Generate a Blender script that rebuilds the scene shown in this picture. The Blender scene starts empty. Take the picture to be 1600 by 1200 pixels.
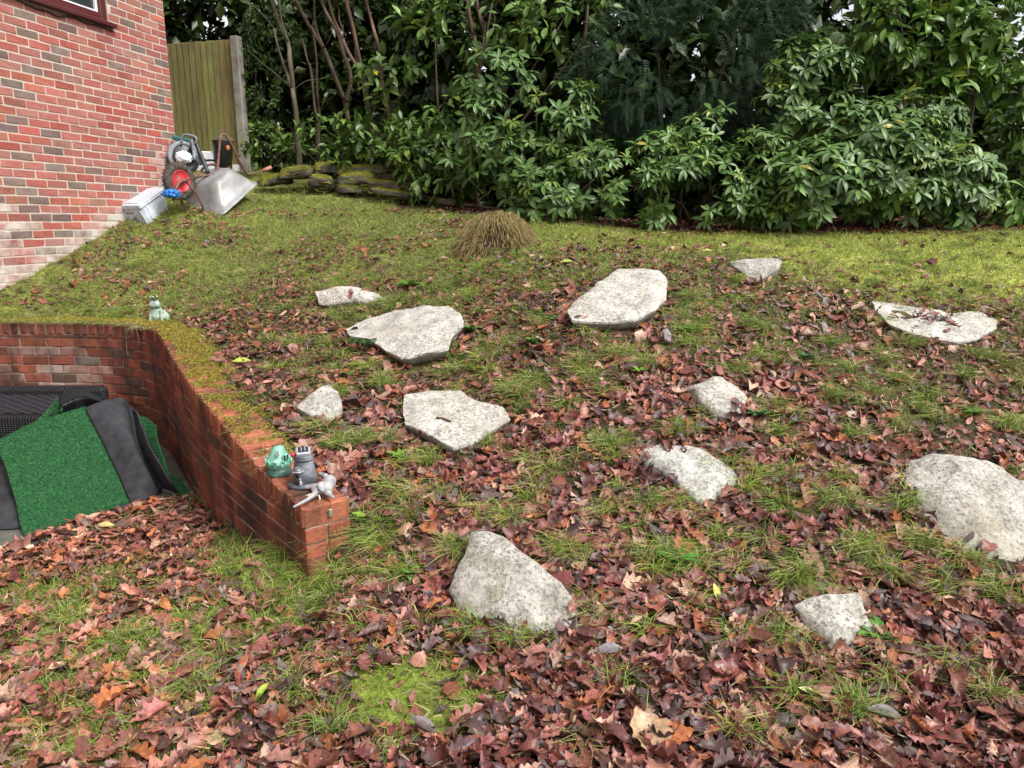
import bpy, bmesh, math, random
import numpy as np
from mathutils import Vector, Matrix, noise as mnoise

random.seed(7)
rng = np.random.default_rng(11)
R = math.radians
scene = bpy.context.scene
COL = scene.collection

# ------------------------------------------------------------------ camera
EYE = 1.56
PITCH = R(12.5)
FPX = 1150.0
CP, SP = math.cos(PITCH), math.sin(PITCH)
cam_d = bpy.data.cameras.new('camera')
cam = bpy.data.objects.new('camera', cam_d)
COL.objects.link(cam)
cam.location = (0, 0, EYE)
cam.rotation_euler = (R(90) - PITCH, 0, 0)
cam_d.sensor_width = 36.0
cam_d.lens = FPX / 1600 * 36
cam_d.clip_start = 0.05
cam_d.clip_end = 2000
scene.camera = cam

# ------------------------------------------------------------------ overcast sky and weak sun
SUN_EL, SUN_AZ = 52.0, 128.0          # azimuth clockwise from +Y (view direction)
world = bpy.data.worlds.new('World')
scene.world = world
world.use_nodes = True
wt = world.node_tree
wt.nodes.clear()
wo = wt.nodes.new('ShaderNodeOutputWorld')
wb = wt.nodes.new('ShaderNodeBackground')
ws = wt.nodes.new('ShaderNodeTexSky')
ws.sky_type = 'NISHITA'
ws.sun_disc = False
ws.sun_elevation = R(SUN_EL)
ws.sun_rotation = R(SUN_AZ)
ws.air_density = 1.0
ws.dust_density = 4.0
ws.ozone_density = 1.0
wh = wt.nodes.new('ShaderNodeHueSaturation')
wh.inputs['Saturation'].default_value = 0.15
wt.links.new(ws.outputs[0], wh.inputs['Color'])
wt.links.new(wh.outputs[0], wb.inputs['Color'])
wb.inputs['Strength'].default_value = 0.12
wt.links.new(wb.outputs[0], wo.inputs[0])
sun_d = bpy.data.lights.new('sun', 'SUN')
sun_d.energy = 1.5
sun_d.angle = R(14)
sun_d.color = (1.0, 0.965, 0.91)
sun = bpy.data.objects.new('sun', sun_d)
COL.objects.link(sun)
_sd = Vector((math.sin(R(SUN_AZ)) * math.cos(R(SUN_EL)), math.cos(R(SUN_AZ)) * math.cos(R(SUN_EL)), math.sin(R(SUN_EL))))
sun.rotation_euler = _sd.to_track_quat('Z', 'Y').to_euler()
sun.location = _sd * 30
scene.view_settings.view_transform = 'Standard'
scene.view_settings.look = 'None'
scene.view_settings.gamma = 1.0
scene.view_settings.use_curve_mapping = False
scene.view_settings.exposure = 1.12
scene.render.engine = 'CYCLES'
scene.cycles.use_denoising = True
scene.cycles.max_bounces = 6
scene.cycles.diffuse_bounces = 3
scene.cycles.glossy_bounces = 2
scene.cycles.transmission_bounces = 3
scene.cycles.transparent_max_bounces = 6

# ------------------------------------------------------------------ picture <-> place
def ray(px, py):
    xc, yc = (px - 800) / FPX, (py - 600) / FPX
    return np.array([xc, CP - yc * SP, -(SP + yc * CP)])
def at_y(px, py, Y):
    d = ray(px, py)
    t = Y / d[1]
    return Vector((d[0] * t, Y, EYE + d[2] * t))
def on_z(px, py, z):
    d = ray(px, py)
    t = (z - EYE) / d[2]
    return Vector((d[0] * t, d[1] * t, z))
def project(P):
    P = np.asarray(P, float).reshape(-1, 3)
    d = EYE - P[:, 2]
    zc = P[:, 1] * CP + d * SP
    yc = d * CP - P[:, 1] * SP
    zc = np.where(zc < 0.05, 0.05, zc)
    return 800 + FPX * P[:, 0] / zc, 600 + FPX * yc / zc, zc

# ------------------------------------------------------------------ noise on arrays
_tab = rng.random((256, 256))
def vnoise(x, y):
    xi, yi = np.floor(x).astype(int), np.floor(y).astype(int)
    fx, fy = x - xi, y - yi
    fx, fy = fx * fx * (3 - 2 * fx), fy * fy * (3 - 2 * fy)
    g = lambda a, b: _tab[a & 255, b & 255]
    return (g(xi, yi) * (1 - fx) + g(xi + 1, yi) * fx) * (1 - fy) + (g(xi, yi + 1) * (1 - fx) + g(xi + 1, yi + 1) * fx) * fy
def fbm(x, y, o=3):
    s, a, t = 0, 1.0, 0
    for k in range(o):
        s = s + a * vnoise(x * 2 ** k + 17.3 * k, y * 2 ** k + 5.7 * k)
        t += a
        a *= 0.5
    return s / t
def sstep(a, b, x):
    t = np.clip((x - a) / (b - a), 0, 1)
    return t * t * (3 - 2 * t)

# ------------------------------------------------------------------ object helpers
def link(o, parent=None):
    COL.objects.link(o)
    if parent is not None:
        o.parent = parent
    return o
def tag(o, label=None, cat=None, group=None, kind=None):
    if label: o['label'] = label
    if cat: o['category'] = cat
    if group: o['group'] = group
    if kind: o['kind'] = kind
    return o
def thing(name, label, cat, loc=(0, 0, 0), group=None):
    o = bpy.data.objects.new(name, None)
    o.empty_display_size = 0.1
    COL.objects.link(o)
    o.location = loc
    return tag(o, label, cat, group)
def obj(name, me, mat=None, parent=None, world=True):
    """link a mesh whose vertices are in world space under an unrotated parent"""
    o = bpy.data.objects.new(name, me)
    if mat is not None and not me.materials:
        me.materials.append(mat)
    COL.objects.link(o)
    if parent is not None:
        o.parent = parent
        if world:
            q = parent
            off = Vector((0, 0, 0))
            while q is not None:
                off += Vector(q.location)
                q = q.parent
            o.location = -off
    return o
def smooth(me, on=True):
    me.polygons.foreach_set('use_smooth', [on] * len(me.polygons))
    return me
def mesh_np(name, V, F, col=None, smooth_on=True):
    V = np.asarray(V, np.float32); F = np.asarray(F, np.int32)
    me = bpy.data.meshes.new(name)
    k = F.shape[1]
    me.vertices.add(len(V)); me.vertices.foreach_set('co', V.ravel())
    me.loops.add(F.size); me.loops.foreach_set('vertex_index', F.ravel())
    me.polygons.add(len(F)); me.polygons.foreach_set('loop_start', np.arange(0, F.size, k, dtype=np.int32))
    me.update(calc_edges=True)
    if col is not None:
        a = me.color_attributes.new('col', 'FLOAT_COLOR', 'POINT')
        c = np.ones((len(V), 4), np.float32); c[:, :col.shape[1]] = col
        a.data.foreach_set('color', c.ravel())
    if smooth_on:
        me.polygons.foreach_set('use_smooth', np.ones(len(F), bool))
    return me
def bm_mesh(bm, name, sm=False):
    me = bpy.data.meshes.new(name)
    bmesh.ops.recalc_face_normals(bm, faces=bm.faces)
    bm.to_mesh(me); bm.free()
    if sm: smooth(me)
    return me
def add_box(bm, c, s, rot=None, bevel=0.0, taper=1.0):
    """box centred at c, full sizes s, rot = 3x3 Matrix; taper scales the bottom"""
    vs = []
    for z in (-.5, .5):
        for y in (-.5, .5):
            for x in (-.5, .5):
                k = taper if z < 0 else 1.0
                v = Vector((x * s[0] * k, y * s[1] * k, z * s[2]))
                if rot is not None: v = rot @ v
                vs.append(bm.verts.new(v + Vector(c)))
    q = [(0, 2, 3, 1), (4, 5, 7, 6), (0, 1, 5, 4), (2, 6, 7, 3), (0, 4, 6, 2), (1, 3, 7, 5)]
    fs = [bm.faces.new([vs[i] for i in a]) for a in q]
    if bevel > 0:
        es = list({e for f in fs for e in f.edges})
        bmesh.ops.bevel(bm, geom=es, offset=bevel, segments=1, affect='EDGES', profile=0.5)
    return vs
def catmull(pts, n):
    P = [Vector(p) for p in pts]
    P = [P[0] * 2 - P[1]] + P + [P[-1] * 2 - P[-2]]
    out = []
    for i in range(1, len(P) - 2):
        a, b, c, d = P[i - 1:i + 3]
        for k in range(n):
            t = k / n
            out.append(0.5 * ((2 * b) + (c - a) * t + (2 * a - 5 * b + 4 * c - d) * t * t + (3 * b - 3 * c + d - a) * t ** 3))
    out.append(P[-2])
    return out
def add_tube(bm, pts, r, seg=8, cap=True):
    """tube along pts; r a number or one per point"""
    pts = [Vector(p) for p in pts]
    if not hasattr(r, '__len__'): r = [r] * len(pts)
    rings = []
    up = Vector((0.13, 0.21, 0.97))
    for i, p in enumerate(pts):
        t = (pts[min(i + 1, len(pts) - 1)] - pts[max(i - 1, 0)]).normalized()
        a = t.cross(up)
        if a.length < 1e-3: a = t.cross(Vector((1, 0, 0)))
        a.normalize(); b = t.cross(a).normalized()
        up = (-t.cross(a)).cross(t) * 0 + up
        rings.append([bm.verts.new(p + (a * math.cos(k * 2 * math.pi / seg) + b * math.sin(k * 2 * math.pi / seg)) * r[i]) for k in range(seg)])
    for i in range(len(rings) - 1):
        for k in range(seg):
            bm.faces.new((rings[i][k], rings[i][(k + 1) % seg], rings[i + 1][(k + 1) % seg], rings[i + 1][k]))
    if cap:
        bm.faces.new(rings[0][::-1]); bm.faces.new(rings[-1])
def add_lathe(bm, prof, c, axis=(0, 0, 1), seg=20, scale=(1, 1)):
    """prof = [(radius, height)...] turned about axis through c"""
    ax = Vector(axis).normalized()
    q = Vector((0, 0, 1)).rotation_difference(ax).to_matrix()
    rings = []
    for r, h in prof:
        rings.append([bm.verts.new(Vector(c) + q @ Vector((math.cos(k * 2 * math.pi / seg) * max(r, 1e-4) * scale[0], math.sin(k * 2 * math.pi / seg) * max(r, 1e-4) * scale[1], h))) for k in range(seg)])
    for i in range(len(rings) - 1):
        for k in range(seg):
            bm.faces.new((rings[i][k], rings[i][(k + 1) % seg], rings[i + 1][(k + 1) % seg], rings[i + 1][k]))
    bm.faces.new(rings[0][::-1]); bm.faces.new(rings[-1])
def blob_mesh(name, caps, voxel, smooth_it=6):
    """caps = [(p0, p1, r0, r1)] capsules melted into one skin"""
    bm = bmesh.new()
    for p0, p1, r0, r1 in caps:
        p0, p1 = Vector(p0), Vector(p1)
        n = max(2, int((p1 - p0).length / max(min(r0, r1) * 0.4, 1e-3)) + 1)
        n = min(n, 14)
        for i in range(n):
            t = i / (n - 1)
            bmesh.ops.create_icosphere(bm, subdivisions=2, radius=r0 + (r1 - r0) * t, matrix=Matrix.Translation(p0.lerp(p1, t)))
    me = bpy.data.meshes.new(name); bm.to_mesh(me); bm.free()
    o = bpy.data.objects.new('tmp', me); COL.objects.link(o)
    m = o.modifiers.new('r', 'REMESH'); m.mode = 'VOXEL'; m.voxel_size = voxel
    s = o.modifiers.new('s', 'SMOOTH'); s.iterations = smooth_it; s.factor = 0.5
    dg = bpy.context.evaluated_depsgraph_get()
    out = bpy.data.meshes.new_from_object(o.evaluated_get(dg))
    out.name = name
    bpy.data.objects.remove(o); bpy.data.meshes.remove(me)
    return smooth(out)

# ------------------------------------------------------------------ materials
def mk(name, rough=0.6, spec=0.3, metal=0.0):
    m = bpy.data.materials.new(name); m.use_nodes = True
    nt = m.node_tree
    b = nt.nodes['Principled BSDF']
    b.inputs['Roughness'].default_value = rough
    b.inputs['Specular IOR Level'].default_value = spec
    b.inputs['Metallic'].default_value = metal
    return m, nt, b
def nd(nt, typ, **kw):
    n = nt.nodes.new(typ)
    for k, v in kw.items():
        if k in n.inputs:
            if hasattr(v, 'is_output') or isinstance(v, bpy.types.NodeSocket): nt.links.new(v, n.inputs[k])
            else: n.inputs[k].default_value = v
        else: setattr(n, k, v)
    return n
def pos(nt, scale=(1, 1, 1)):
    g = nd(nt, 'ShaderNodeNewGeometry')
    mp = nd(nt, 'ShaderNodeMapping', Scale=scale, Vector=g.outputs['Position'])
    return mp.outputs[0]
def opos(nt, scale=(1, 1, 1)):
    g = nd(nt, 'ShaderNodeTexCoord')
    mp = nd(nt, 'ShaderNodeMapping', Scale=scale, Vector=g.outputs['Object'])
    return mp.outputs[0]
def tnoise(nt, vec, scale, detail=4, rough=0.6):
    return nd(nt, 'ShaderNodeTexNoise', Vector=vec, Scale=scale, Detail=detail, Roughness=rough).outputs['Fac']
def ramp(nt, fac, stops):
    r = nd(nt, 'ShaderNodeValToRGB', Fac=fac)
    el = r.color_ramp.elements
    while len(el) < len(stops): el.new(0.5)
    for e, (p, c) in zip(el, stops):
        e.position = p; e.color = (*c, 1) if len(c) == 3 else c
    return r.outputs[0]
def mixc(nt, fac, a, b, mode='MIX'):
    n = nt.nodes.new('ShaderNodeMix'); n.data_type = 'RGBA'; n.blend_type = mode
    for s, v in ((n.inputs[0], fac), (n.inputs[6], a), (n.inputs[7], b)):
        if isinstance(v, bpy.types.NodeSocket): nt.links.new(v, s)
        elif isinstance(v, (int, float)): s.default_value = v
        else: s.default_value = (*v, 1)
    return n.outputs[2]
def math_n(nt, op, a, b=0.0):
    n = nt.nodes.new('ShaderNodeMath'); n.operation = op
    for s, v in ((n.inputs[0], a), (n.inputs[1], b)):
        if isinstance(v, bpy.types.NodeSocket): nt.links.new(v, s)
        else: s.default_value = v
    return n.outputs[0]
def bump(nt, b, h, strength=0.3, dist=0.01):
    n = nd(nt, 'ShaderNodeBump', Height=h, Strength=strength, Distance=dist)
    nt.links.new(n.outputs[0], b.inputs['Normal'])
def m_noise(name, stops, scale=20, rough=0.7, spec=0.25, metal=0.0, bmp=0.3, bscale=None, detail=5, stretch=(1, 1, 1), dist=0.006, local=False):
    m, nt, b = mk(name, rough, spec, metal)
    v = opos(nt, stretch) if local else pos(nt, stretch)
    f = tnoise(nt, v, scale, detail)
    n = len(stops)
    st = [(0.3 + 0.4 * i / max(n - 1, 1), c) for i, c in enumerate(stops)]
    nt.links.new(ramp(nt, f, st), b.inputs['Base Color'])
    if bmp: bump(nt, b, tnoise(nt, v, bscale or scale * 2.5, 4), bmp, dist)
    return m
def m_leaf(name, source='attr', rough=0.4, spec=0.4, transl=0.18, vein=0.25, nscale=60, sheen=0.0):
    """leaf: colour from the vertex attribute or from the object's own colour"""
    m, nt, b = mk(name, rough, spec)
    if source == 'attr':
        c = nd(nt, 'ShaderNodeAttribute', attribute_name='col').outputs['Color']
    else:
        c = nd(nt, 'ShaderNodeObjectInfo').outputs['Color']
    f = tnoise(nt, pos(nt), nscale, 3)
    k = ramp(nt, f, [(0.3, (1 - vein,) * 3), (0.7, (1 + vein,) * 3)])
    cc = mixc(nt, 1.0, c, k, 'MULTIPLY')
    nt.links.new(cc, b.inputs['Base Color'])
    bump(nt, b, f, 0.25, 0.004)
    if transl > 0:
        t = nd(nt, 'ShaderNodeBsdfTranslucent', Color=cc)
        mx = nd(nt, 'ShaderNodeMixShader', Fac=transl)
        nt.links.new(b.outputs[0], mx.inputs[1]); nt.links.new(t.outputs[0], mx.inputs[2])
        nt.links.new(mx.outputs[0], nt.nodes['Material Output'].inputs[0])
    return m
def m_brick(name, stain, soil=None, moss=None):
    """fired clay: object colour, drag marks, alpha of the object colour = lime / paint stain"""
    m, nt, b = mk(name, 0.82, 0.15)
    oi = nd(nt, 'ShaderNodeObjectInfo')
    v = pos(nt)
    f1 = tnoise(nt, pos(nt, (1, 1, 3.2)), 38, 5, 0.7)
    k = ramp(nt, f1, [(0.28, (0.62,) * 3), (0.5, (1.0,) * 3), (0.72, (1.36,) * 3)])
    c = mixc(nt, 1.0, oi.outputs['Color'], k, 'MULTIPLY')
    f2 = tnoise(nt, v, 6.5, 5, 0.65)
    a = math_n(nt, 'MULTIPLY', oi.outputs['Alpha'], ramp(nt, f2, [(0.28, (0, 0, 0)), (0.62, (1, 1, 1))]))
    c = mixc(nt, a, c, stain)
    if soil is not None:
        f3 = tnoise(nt, pos(nt, (1, 1, 0.28)), 5.0, 6, 0.7)
        c = mixc(nt, ramp(nt, f3, [(0.42, (0, 0, 0)), (0.62, (0.85,) * 3)]), c, soil)
    if moss is not None:
        f4 = tnoise(nt, v, 3.1, 6, 0.75)
        c = mixc(nt, ramp(nt, f4, [(0.56, (0, 0, 0)), (0.7, (0.6,) * 3)]), c, moss)
    nt.links.new(c, b.inputs['Base Color'])
    bump(nt, b, f1, 0.55, 0.006)
    return m
def m_mortar(name, c1, c2, c3=None):
    m, nt, b = mk(name, 0.95, 0.1)
    f = tnoise(nt, pos(nt), 5, 6, 0.7)
    c = ramp(nt, f, [(0.35, c1), (0.6, c2)])
    if c3 is not None:
        f3 = tnoise(nt, pos(nt, (1, 1, 0.3)), 4.0, 5, 0.7)
        c = mixc(nt, ramp(nt, f3, [(0.45, (0, 0, 0)), (0.62, (1,) * 3)]), c, c3)
    nt.links.new(c, b.inputs['Base Color'])
    bump(nt, b, tnoise(nt, pos(nt), 160, 3), 0.5, 0.004)
    return m
def m_plain(name, c, rough=0.5, spec=0.4, metal=0.0, var=0.18, scale=30):
    lo = tuple(x * (1 - var) for x in c); hi = tuple(min(1, x * (1 + var)) for x in c)
    return m_noise(name, [lo, c, hi], scale, rough, spec, metal, bmp=0.12)
# ================================================================== LAY OF THE LAND
# retaining wall: face line from the free end up to the curved corner and along the back to the house
WALL_CTRL = [(-0.896, 2.98), (-1.22, 3.37), (-1.60, 3.85), (-1.93, 4.32), (-2.24, 4.80), (-2.50, 5.22), (-2.74, 5.56), (-3.05, 5.82), (-3.42, 5.94), (-3.9, 5.98), (-4.75, 6.02)]
_wp = [np.array(p[:2]) for p in catmull([(x, y, 0) for x, y in WALL_CTRL], 24)]
_wp = np.array(_wp)
_ws = np.concatenate([[0], np.cumsum(np.linalg.norm(np.diff(_wp, axis=0), axis=1))])
WLEN = _ws[-1]
def wall_pt(s):
    x = np.interp(s, _ws, _wp[:, 0]); y = np.interp(s, _ws, _wp[:, 1])
    e = 0.02
    x0, x1 = np.interp([s - e, s + e], _ws, _wp[:, 0]); y0, y1 = np.interp([s - e, s + e], _ws, _wp[:, 1])
    t = Vector((x1 - x0, y1 - y0)).normalized()
    return Vector((x, y)), t, Vector((t.y, -t.x))        # point, tangent, outward (towards the bank)
def wall_top(s):
    return float(np.interp(s, [0, .3, 1.1, 1.7, 2.3, 2.9, 3.3, 3.8, 9], [.352, .375, .53, .60, .665, .745, .765, .755, .75]))
WALL_T = 0.215

# house corner and wall direction
HC = Vector((-3.80, 8.72)); HT = R(14.6)
HD = Vector((-math.sin(HT), -math.cos(HT)))       # along the wall, towards the camera
HN = Vector((math.cos(HT), -math.sin(HT)))        # outward normal
def wall_hit(px, py):
    """distance along the house wall and height of a picture point on it"""
    d = ray(px, py)
    den = d[0] * HN.x + d[1] * HN.y
    t = (HC.x * HN.x + HC.y * HN.y) / den
    P = d * t
    s = (P[0] - HC.x) * HD.x + (P[1] - HC.y) * HD.y
    return s, EYE + P[2]

ctrl = []
for px, py, Y in [(277, 287, 8.72), (385, 264, 9.9), (400, 300, 8.9), (520, 309, 8.6), (640, 322, 8.4), (850, 341, 7.8), (1000, 357, 7.35),
                  (1300, 360, 7.0), (1600, 352, 7.0), (1590, 440, 5.5), (1300, 400, 5.9), (1180, 415, 5.6), (960, 400, 5.75), (1000, 600, 3.95),
                  (1500, 600, 4.1), (800, 500, 4.8), (1300, 800, 3.05), (1000, 1000, 2.48), (1500, 1050, 2.31), (1300, 950, 2.65),
                  (600, 800, 3.18), (650, 930, 2.78), (480, 560, 4.8), (150, 476, 6.32), (400, 400, 7.0), (250, 380, 7.4),
                  (600, 400, 6.4), (600, 350, 7.4), (770, 397, 5.95), (450, 330, 8.2), (800, 1010, 2.5), (1200, 700, 3.5), (700, 640, 3.95)]:
    ctrl.append(tuple(at_y(px, py, Y)))
ctrl += [(-4.41, 6.37, .987), (-4.06, 7.71, 1.52), (-3.2, 11, 2.3), (0, 10.5, 1.85), (4, 10.5, 1.7), (8, 10, 1.7), (7, 6.5, 1.35), (7, 4.2, .68), (5, 2.4, .06), (-2, 9.3, 2.0), (-6, 9, 2.0)]
for s in (.5, .9, 1.4, 1.9, 2.4, 2.9, 3.3, 3.8, 4.3):
    p, t, n = wall_pt(s)
    q = p + n * (WALL_T + .05)
    ctrl.append((q.x, q.y, wall_top(s) + .005 + .01))
ctrl += [(-.62, 2.98, .10), (-.70, 3.22, .22), (-.45, 2.75, .05)]
ctrl = np.array(ctrl)
def _tps(r):
    return np.where(r > 1e-9, r * r * np.log(np.maximum(r, 1e-9)), 0)
_n = len(ctrl)
_K = _tps(np.linalg.norm(ctrl[:, None, :2] - ctrl[None, :, :2], axis=2)) + np.eye(_n) * 0.02
_P = np.c_[np.ones(_n), ctrl[:, :2]]
_A = np.zeros((_n + 3, _n + 3)); _A[:_n, :_n] = _K; _A[:_n, _n:] = _P; _A[_n:, :_n] = _P.T
_w = np.linalg.solve(_A, np.r_[ctrl[:, 2], 0, 0, 0])
def bank(x, y):
    xx, yy = np.clip(x, -7, 8.5), np.clip(y, 0.5, 11.5)
    r = np.sqrt((xx[..., None] - ctrl[:, 0]) ** 2 + (yy[..., None] - ctrl[:, 1]) ** 2)
    return _tps(r) @ _w[:_n] + _w[_n] + _w[_n + 1] * xx + _w[_n + 2] * yy
# sunken yard: everything on the camera side of the wall's middle line
_sunk = []
for s in np.linspace(0, WLEN, 60):
    p, t, n = wall_pt(s)
    _sunk.append((p.x + n.x * .11, p.y + n.y * .11))
_sunk = [(-.74, -30), (-.74, 2.6), (-.80, 2.95)] + _sunk + [(-30, 6.2), (-30, -30)]
_sunk = np.array(_sunk)
def in_poly(x, y, poly):
    inside = np.zeros(x.shape, bool)
    j = len(poly) - 1
    for i in range(len(poly)):
        xi, yi = poly[i]; xj, yj = poly[j]
        c = ((yi > y) != (yj > y)) & (x < (xj - xi) * (y - yi) / (yj - yi + 1e-12) + xi)
        inside ^= c
        j = i
    return inside
YARD, SLABZ = .21, -.175                                  # the paved yard lies lower than the lawn
def ground(x, y):
    x = np.asarray(x, float); y = np.asarray(y, float)
    und = (fbm(x * 1.3 + 40, y * 1.3 + 40, 2) - .5) * .05 + (fbm(x * 5 + 4, y * 5 + 9, 2) - .5) * .03
    b = bank(x, y) + und
    low = und * .5 - YARD * sstep(0, 1, ((-x - 1.1) * .6 + (y - 3.0) * .8) / 1.4) + .085 * np.exp(-(((x + 2.0) / .42) ** 2 + ((y - 4.1) / .42) ** 2)) + .05 * np.exp(-(((x + 1.25) / .3) ** 2 + ((y - 3.1) / .3) ** 2))
    k = 14.0
    m = np.maximum(b, low)
    h = m + np.log(np.exp(np.clip(k * (b - m), -40, 0)) + np.exp(np.clip(k * (low - m), -40, 0))) / k - .02
    return np.where(in_poly(x, y, _sunk), low, h)
def gz(x, y):
    return float(ground(np.array([x]), np.array([y]))[0])
def gn(x, y, e=.06):
    """ground normals for arrays"""
    x = np.asarray(x, float); y = np.asarray(y, float)
    dx = (ground(x + e, y) - ground(x - e, y)) / (2 * e); dy = (ground(x, y + e) - ground(x, y - e)) / (2 * e)
    dx, dy = np.clip(dx, -1, 1), np.clip(dy, -1, 1)
    n = np.stack([-dx, -dy, np.ones_like(dx)], -1)
    return n / np.linalg.norm(n, axis=-1, keepdims=True)
def on_ground(px, py, y0=1.2, y1=11):
    d = ray(px, py)
    ys = np.linspace(y0, y1, 900)
    t = ys / d[1]
    zr = EYE + d[2] * t
    g = ground(d[0] * t, ys)
    k = np.argmax(zr <= g) if (zr <= g).any() else len(ys) - 1
    return Vector((d[0] * t[k], ys[k], g[k]))

# ------------------------------------------------------------------ what grows and lies where (fields over the picture of the ground)
GREEN = [(640, 1088, 120, 55, 1.9), (590, 1110, 70, 34, 1.6), (520, 1110, 60, 40, .7), (300, 975, 120, 50, .75), (420, 895, 90, 45, .9), (60, 935, 70, 35, .7), (175, 930, 60, 30, .55),
         (750, 1060, 70, 40, .8), (880, 1010, 90, 30, .55), (470, 955, 60, 40, .7), (370, 870, 60, 30, .7), (1045, 875, 60, 40, .75), (1290, 780, 32, 28, .8), (1350, 862, 60, 38, .8),
         (640, 880, 40, 40, .5), (820, 605, 60, 35, .55), (745, 690, 45, 30, .6), (150, 1165, 70, 35, .6), (1200, 1110, 60, 30, .5), (1240, 910, 40, 25, .5), (980, 560, 80, 30, .35),
         (560, 480, 60, 30, .4), (790, 540, 60, 30, .4), (1180, 540, 80, 40, .35), (1430, 620, 50, 40, .4), (905, 860, 40, 30, .5), (1560, 930, 40, 30, .5), (1480, 930, 40, 30, .45),
         (860, 735, 60, 25, .4), (640, 720, 50, 30, .4), (480, 1170, 60, 30, .4), (300, 1110, 50, 30, .3), (1000, 1090, 30, 25, .3), (1130, 1010, 30, 25, .3), (1330, 1130, 40, 25, .35), (1380, 560, 60, 40, .35), (1080, 480, 60, 30, .35), (700, 560, 50, 30, .35)]
def fields(P):
    px, py, zc = project(P)
    x, y = P[:, 0], P[:, 1]
    sunk = in_poly(x, y, _sunk)
    crest = np.interp(px, [-400, 230, 400, 600, 750, 900, 1100, 1250, 1400, 1600, 2200], [520, 505, 445, 425, 405, 385, 385, 415, 450, 475, 520])
    t = sstep(-25, 55, py - crest)
    t = np.where(sunk, 1.0, t)
    green = np.zeros(len(px))
    for cx, cy, rx, ry, st in GREEN:
        green = np.maximum(green, np.minimum(1.0, st * np.exp(-(((px - cx) / rx) ** 2 + ((py - cy) / ry) ** 2))))
    cl = fbm(x * 2.1, y * 2.1, 3)
    patch = sstep(.52, .68, fbm(x * 3.3 + 60, y * 3.3 + 9, 2))
    low_left = sunk & (py < 1020)
    kk = sstep(180, 360, py - crest)
    leaf = np.where(sunk, .86, t * ((.60 + .28 * kk) + (.40 - .28 * kk) * sstep(.35, .6, cl)) + (1 - t) * np.where(px < 760, .30, .06) * sstep(.36, .62, cl))
    leaf = leaf * np.where(sunk, 1.0, 1 - t * np.interp(py - crest, [40, 260, 420], [.50, .26, 0.0]))
    leaf = leaf * (1 - .9 * green)
    leaf = leaf * (1 - .60 * patch * np.where(sunk, .8, .66 - .5 * kk))
    # the leaf drift against the hollow above the middle stone, and under the hedge
    leaf = np.maximum(leaf, .98 * np.exp(-(((px - 1010) / 90) ** 2 + ((py - 640) / 50) ** 2)))
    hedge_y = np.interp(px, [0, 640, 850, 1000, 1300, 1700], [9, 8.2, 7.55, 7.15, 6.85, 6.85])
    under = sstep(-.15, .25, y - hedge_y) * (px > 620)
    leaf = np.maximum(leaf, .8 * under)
    grass = np.clip((1 - t) + green * 1.1 + np.where(sunk, .42, .27 - .24 * kk) * patch + np.where(sunk, .17, np.interp(py - crest, [0, 200, 330], [.46, .28, .02])), 0, 1) * (1 - .9 * under)
    return dict(px=px, py=py, t=t, leaf=np.clip(leaf, 0, 1), grass=grass, green=green, sunk=sunk, under=under, cl=cl, patch=patch)

# ------------------------------------------------------------------ ground sheet
def axis_vals(a, b, step, far):
    v = list(np.arange(a, b + 1e-6, step))
    k, lo = step, a
    left = []
    while lo > -far:
        k *= 1.35; lo -= k; left.append(lo)
    hi, k = v[-1], step
    right = []
    while hi < far:
        k *= 1.35; hi += k; right.append(hi)
    return np.array(left[::-1] + v + right)
GX, GY = axis_vals(-5.3, 5.7, .06, 400), axis_vals(1.0, 9.6, .06, 400)
xx, yy = np.meshgrid(GX, GY)
zz = ground(xx.ravel(), yy.ravel())
GV = np.c_[xx.ravel(), yy.ravel(), zz]
ii = np.arange(len(GX) * len(GY)).reshape(len(GY), len(GX))
GF = np.stack([ii[:-1, :-1].ravel(), ii[:-1, 1:].ravel(), ii[1:, 1:].ravel(), ii[1:, :-1].ravel()], 1)
fl = fields(GV)
soil = np.array([.050, .028, .021]); moss = np.array([.19, .24, .04]); turf = np.array([.19, .21, .05]); dirt = np.array([.10, .075, .045])
g = np.clip(fl['grass'], 0, 1)[:, None]
ms = (np.clip(fl['green'] * (fl['py'] > 850), 0, 1) * .9)[:, None]
gslope = (1 - .8 * fl['t'] * (1 - np.clip(fl['green'], 0, 1)))[:, None]; gslope = np.where(fl['sunk'][:, None], 1.0, gslope); g = g * gslope
gc = soil * (1 - g) + (turf * (1 - ms) + moss * ms) * g
# the yellowish mossy strip of lawn on the right
yl = (sstep(700, 1200, fl['px']) * (1 - fl['t']) * (1 - fl['under']))[:, None]
gc = gc * (1 - .8 * yl) + np.array([.34, .37, .075]) * .8 * yl
pc = sstep(.45, .7, fbm(GV[:, 0] * 4 + 3, GV[:, 1] * 4 + 8, 3))[:, None] * (1 - .6 * yl)
gc = gc * (1 - .5 * pc) + dirt * .5 * pc
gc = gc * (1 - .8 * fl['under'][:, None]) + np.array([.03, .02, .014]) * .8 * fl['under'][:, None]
gm, nt, b = mk('earth and moss', .9, .12)
c = nd(nt, 'ShaderNodeAttribute', attribute_name='col').outputs['Color']
f = tnoise(nt, pos(nt), 26, 6, .7)
c = mixc(nt, 1.0, c, ramp(nt, f, [(.3, (.35,) * 3), (.5, (1,) * 3), (.7, (1.75,) * 3)]), 'MULTIPLY')
nt.links.new(c, b.inputs['Base Color'])
bump(nt, b, tnoise(nt, pos(nt), 70, 5, .7), .8, .02)
tag(obj('ground', mesh_np('ground', GV, GF, gc), gm), kind='structure')

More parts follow.
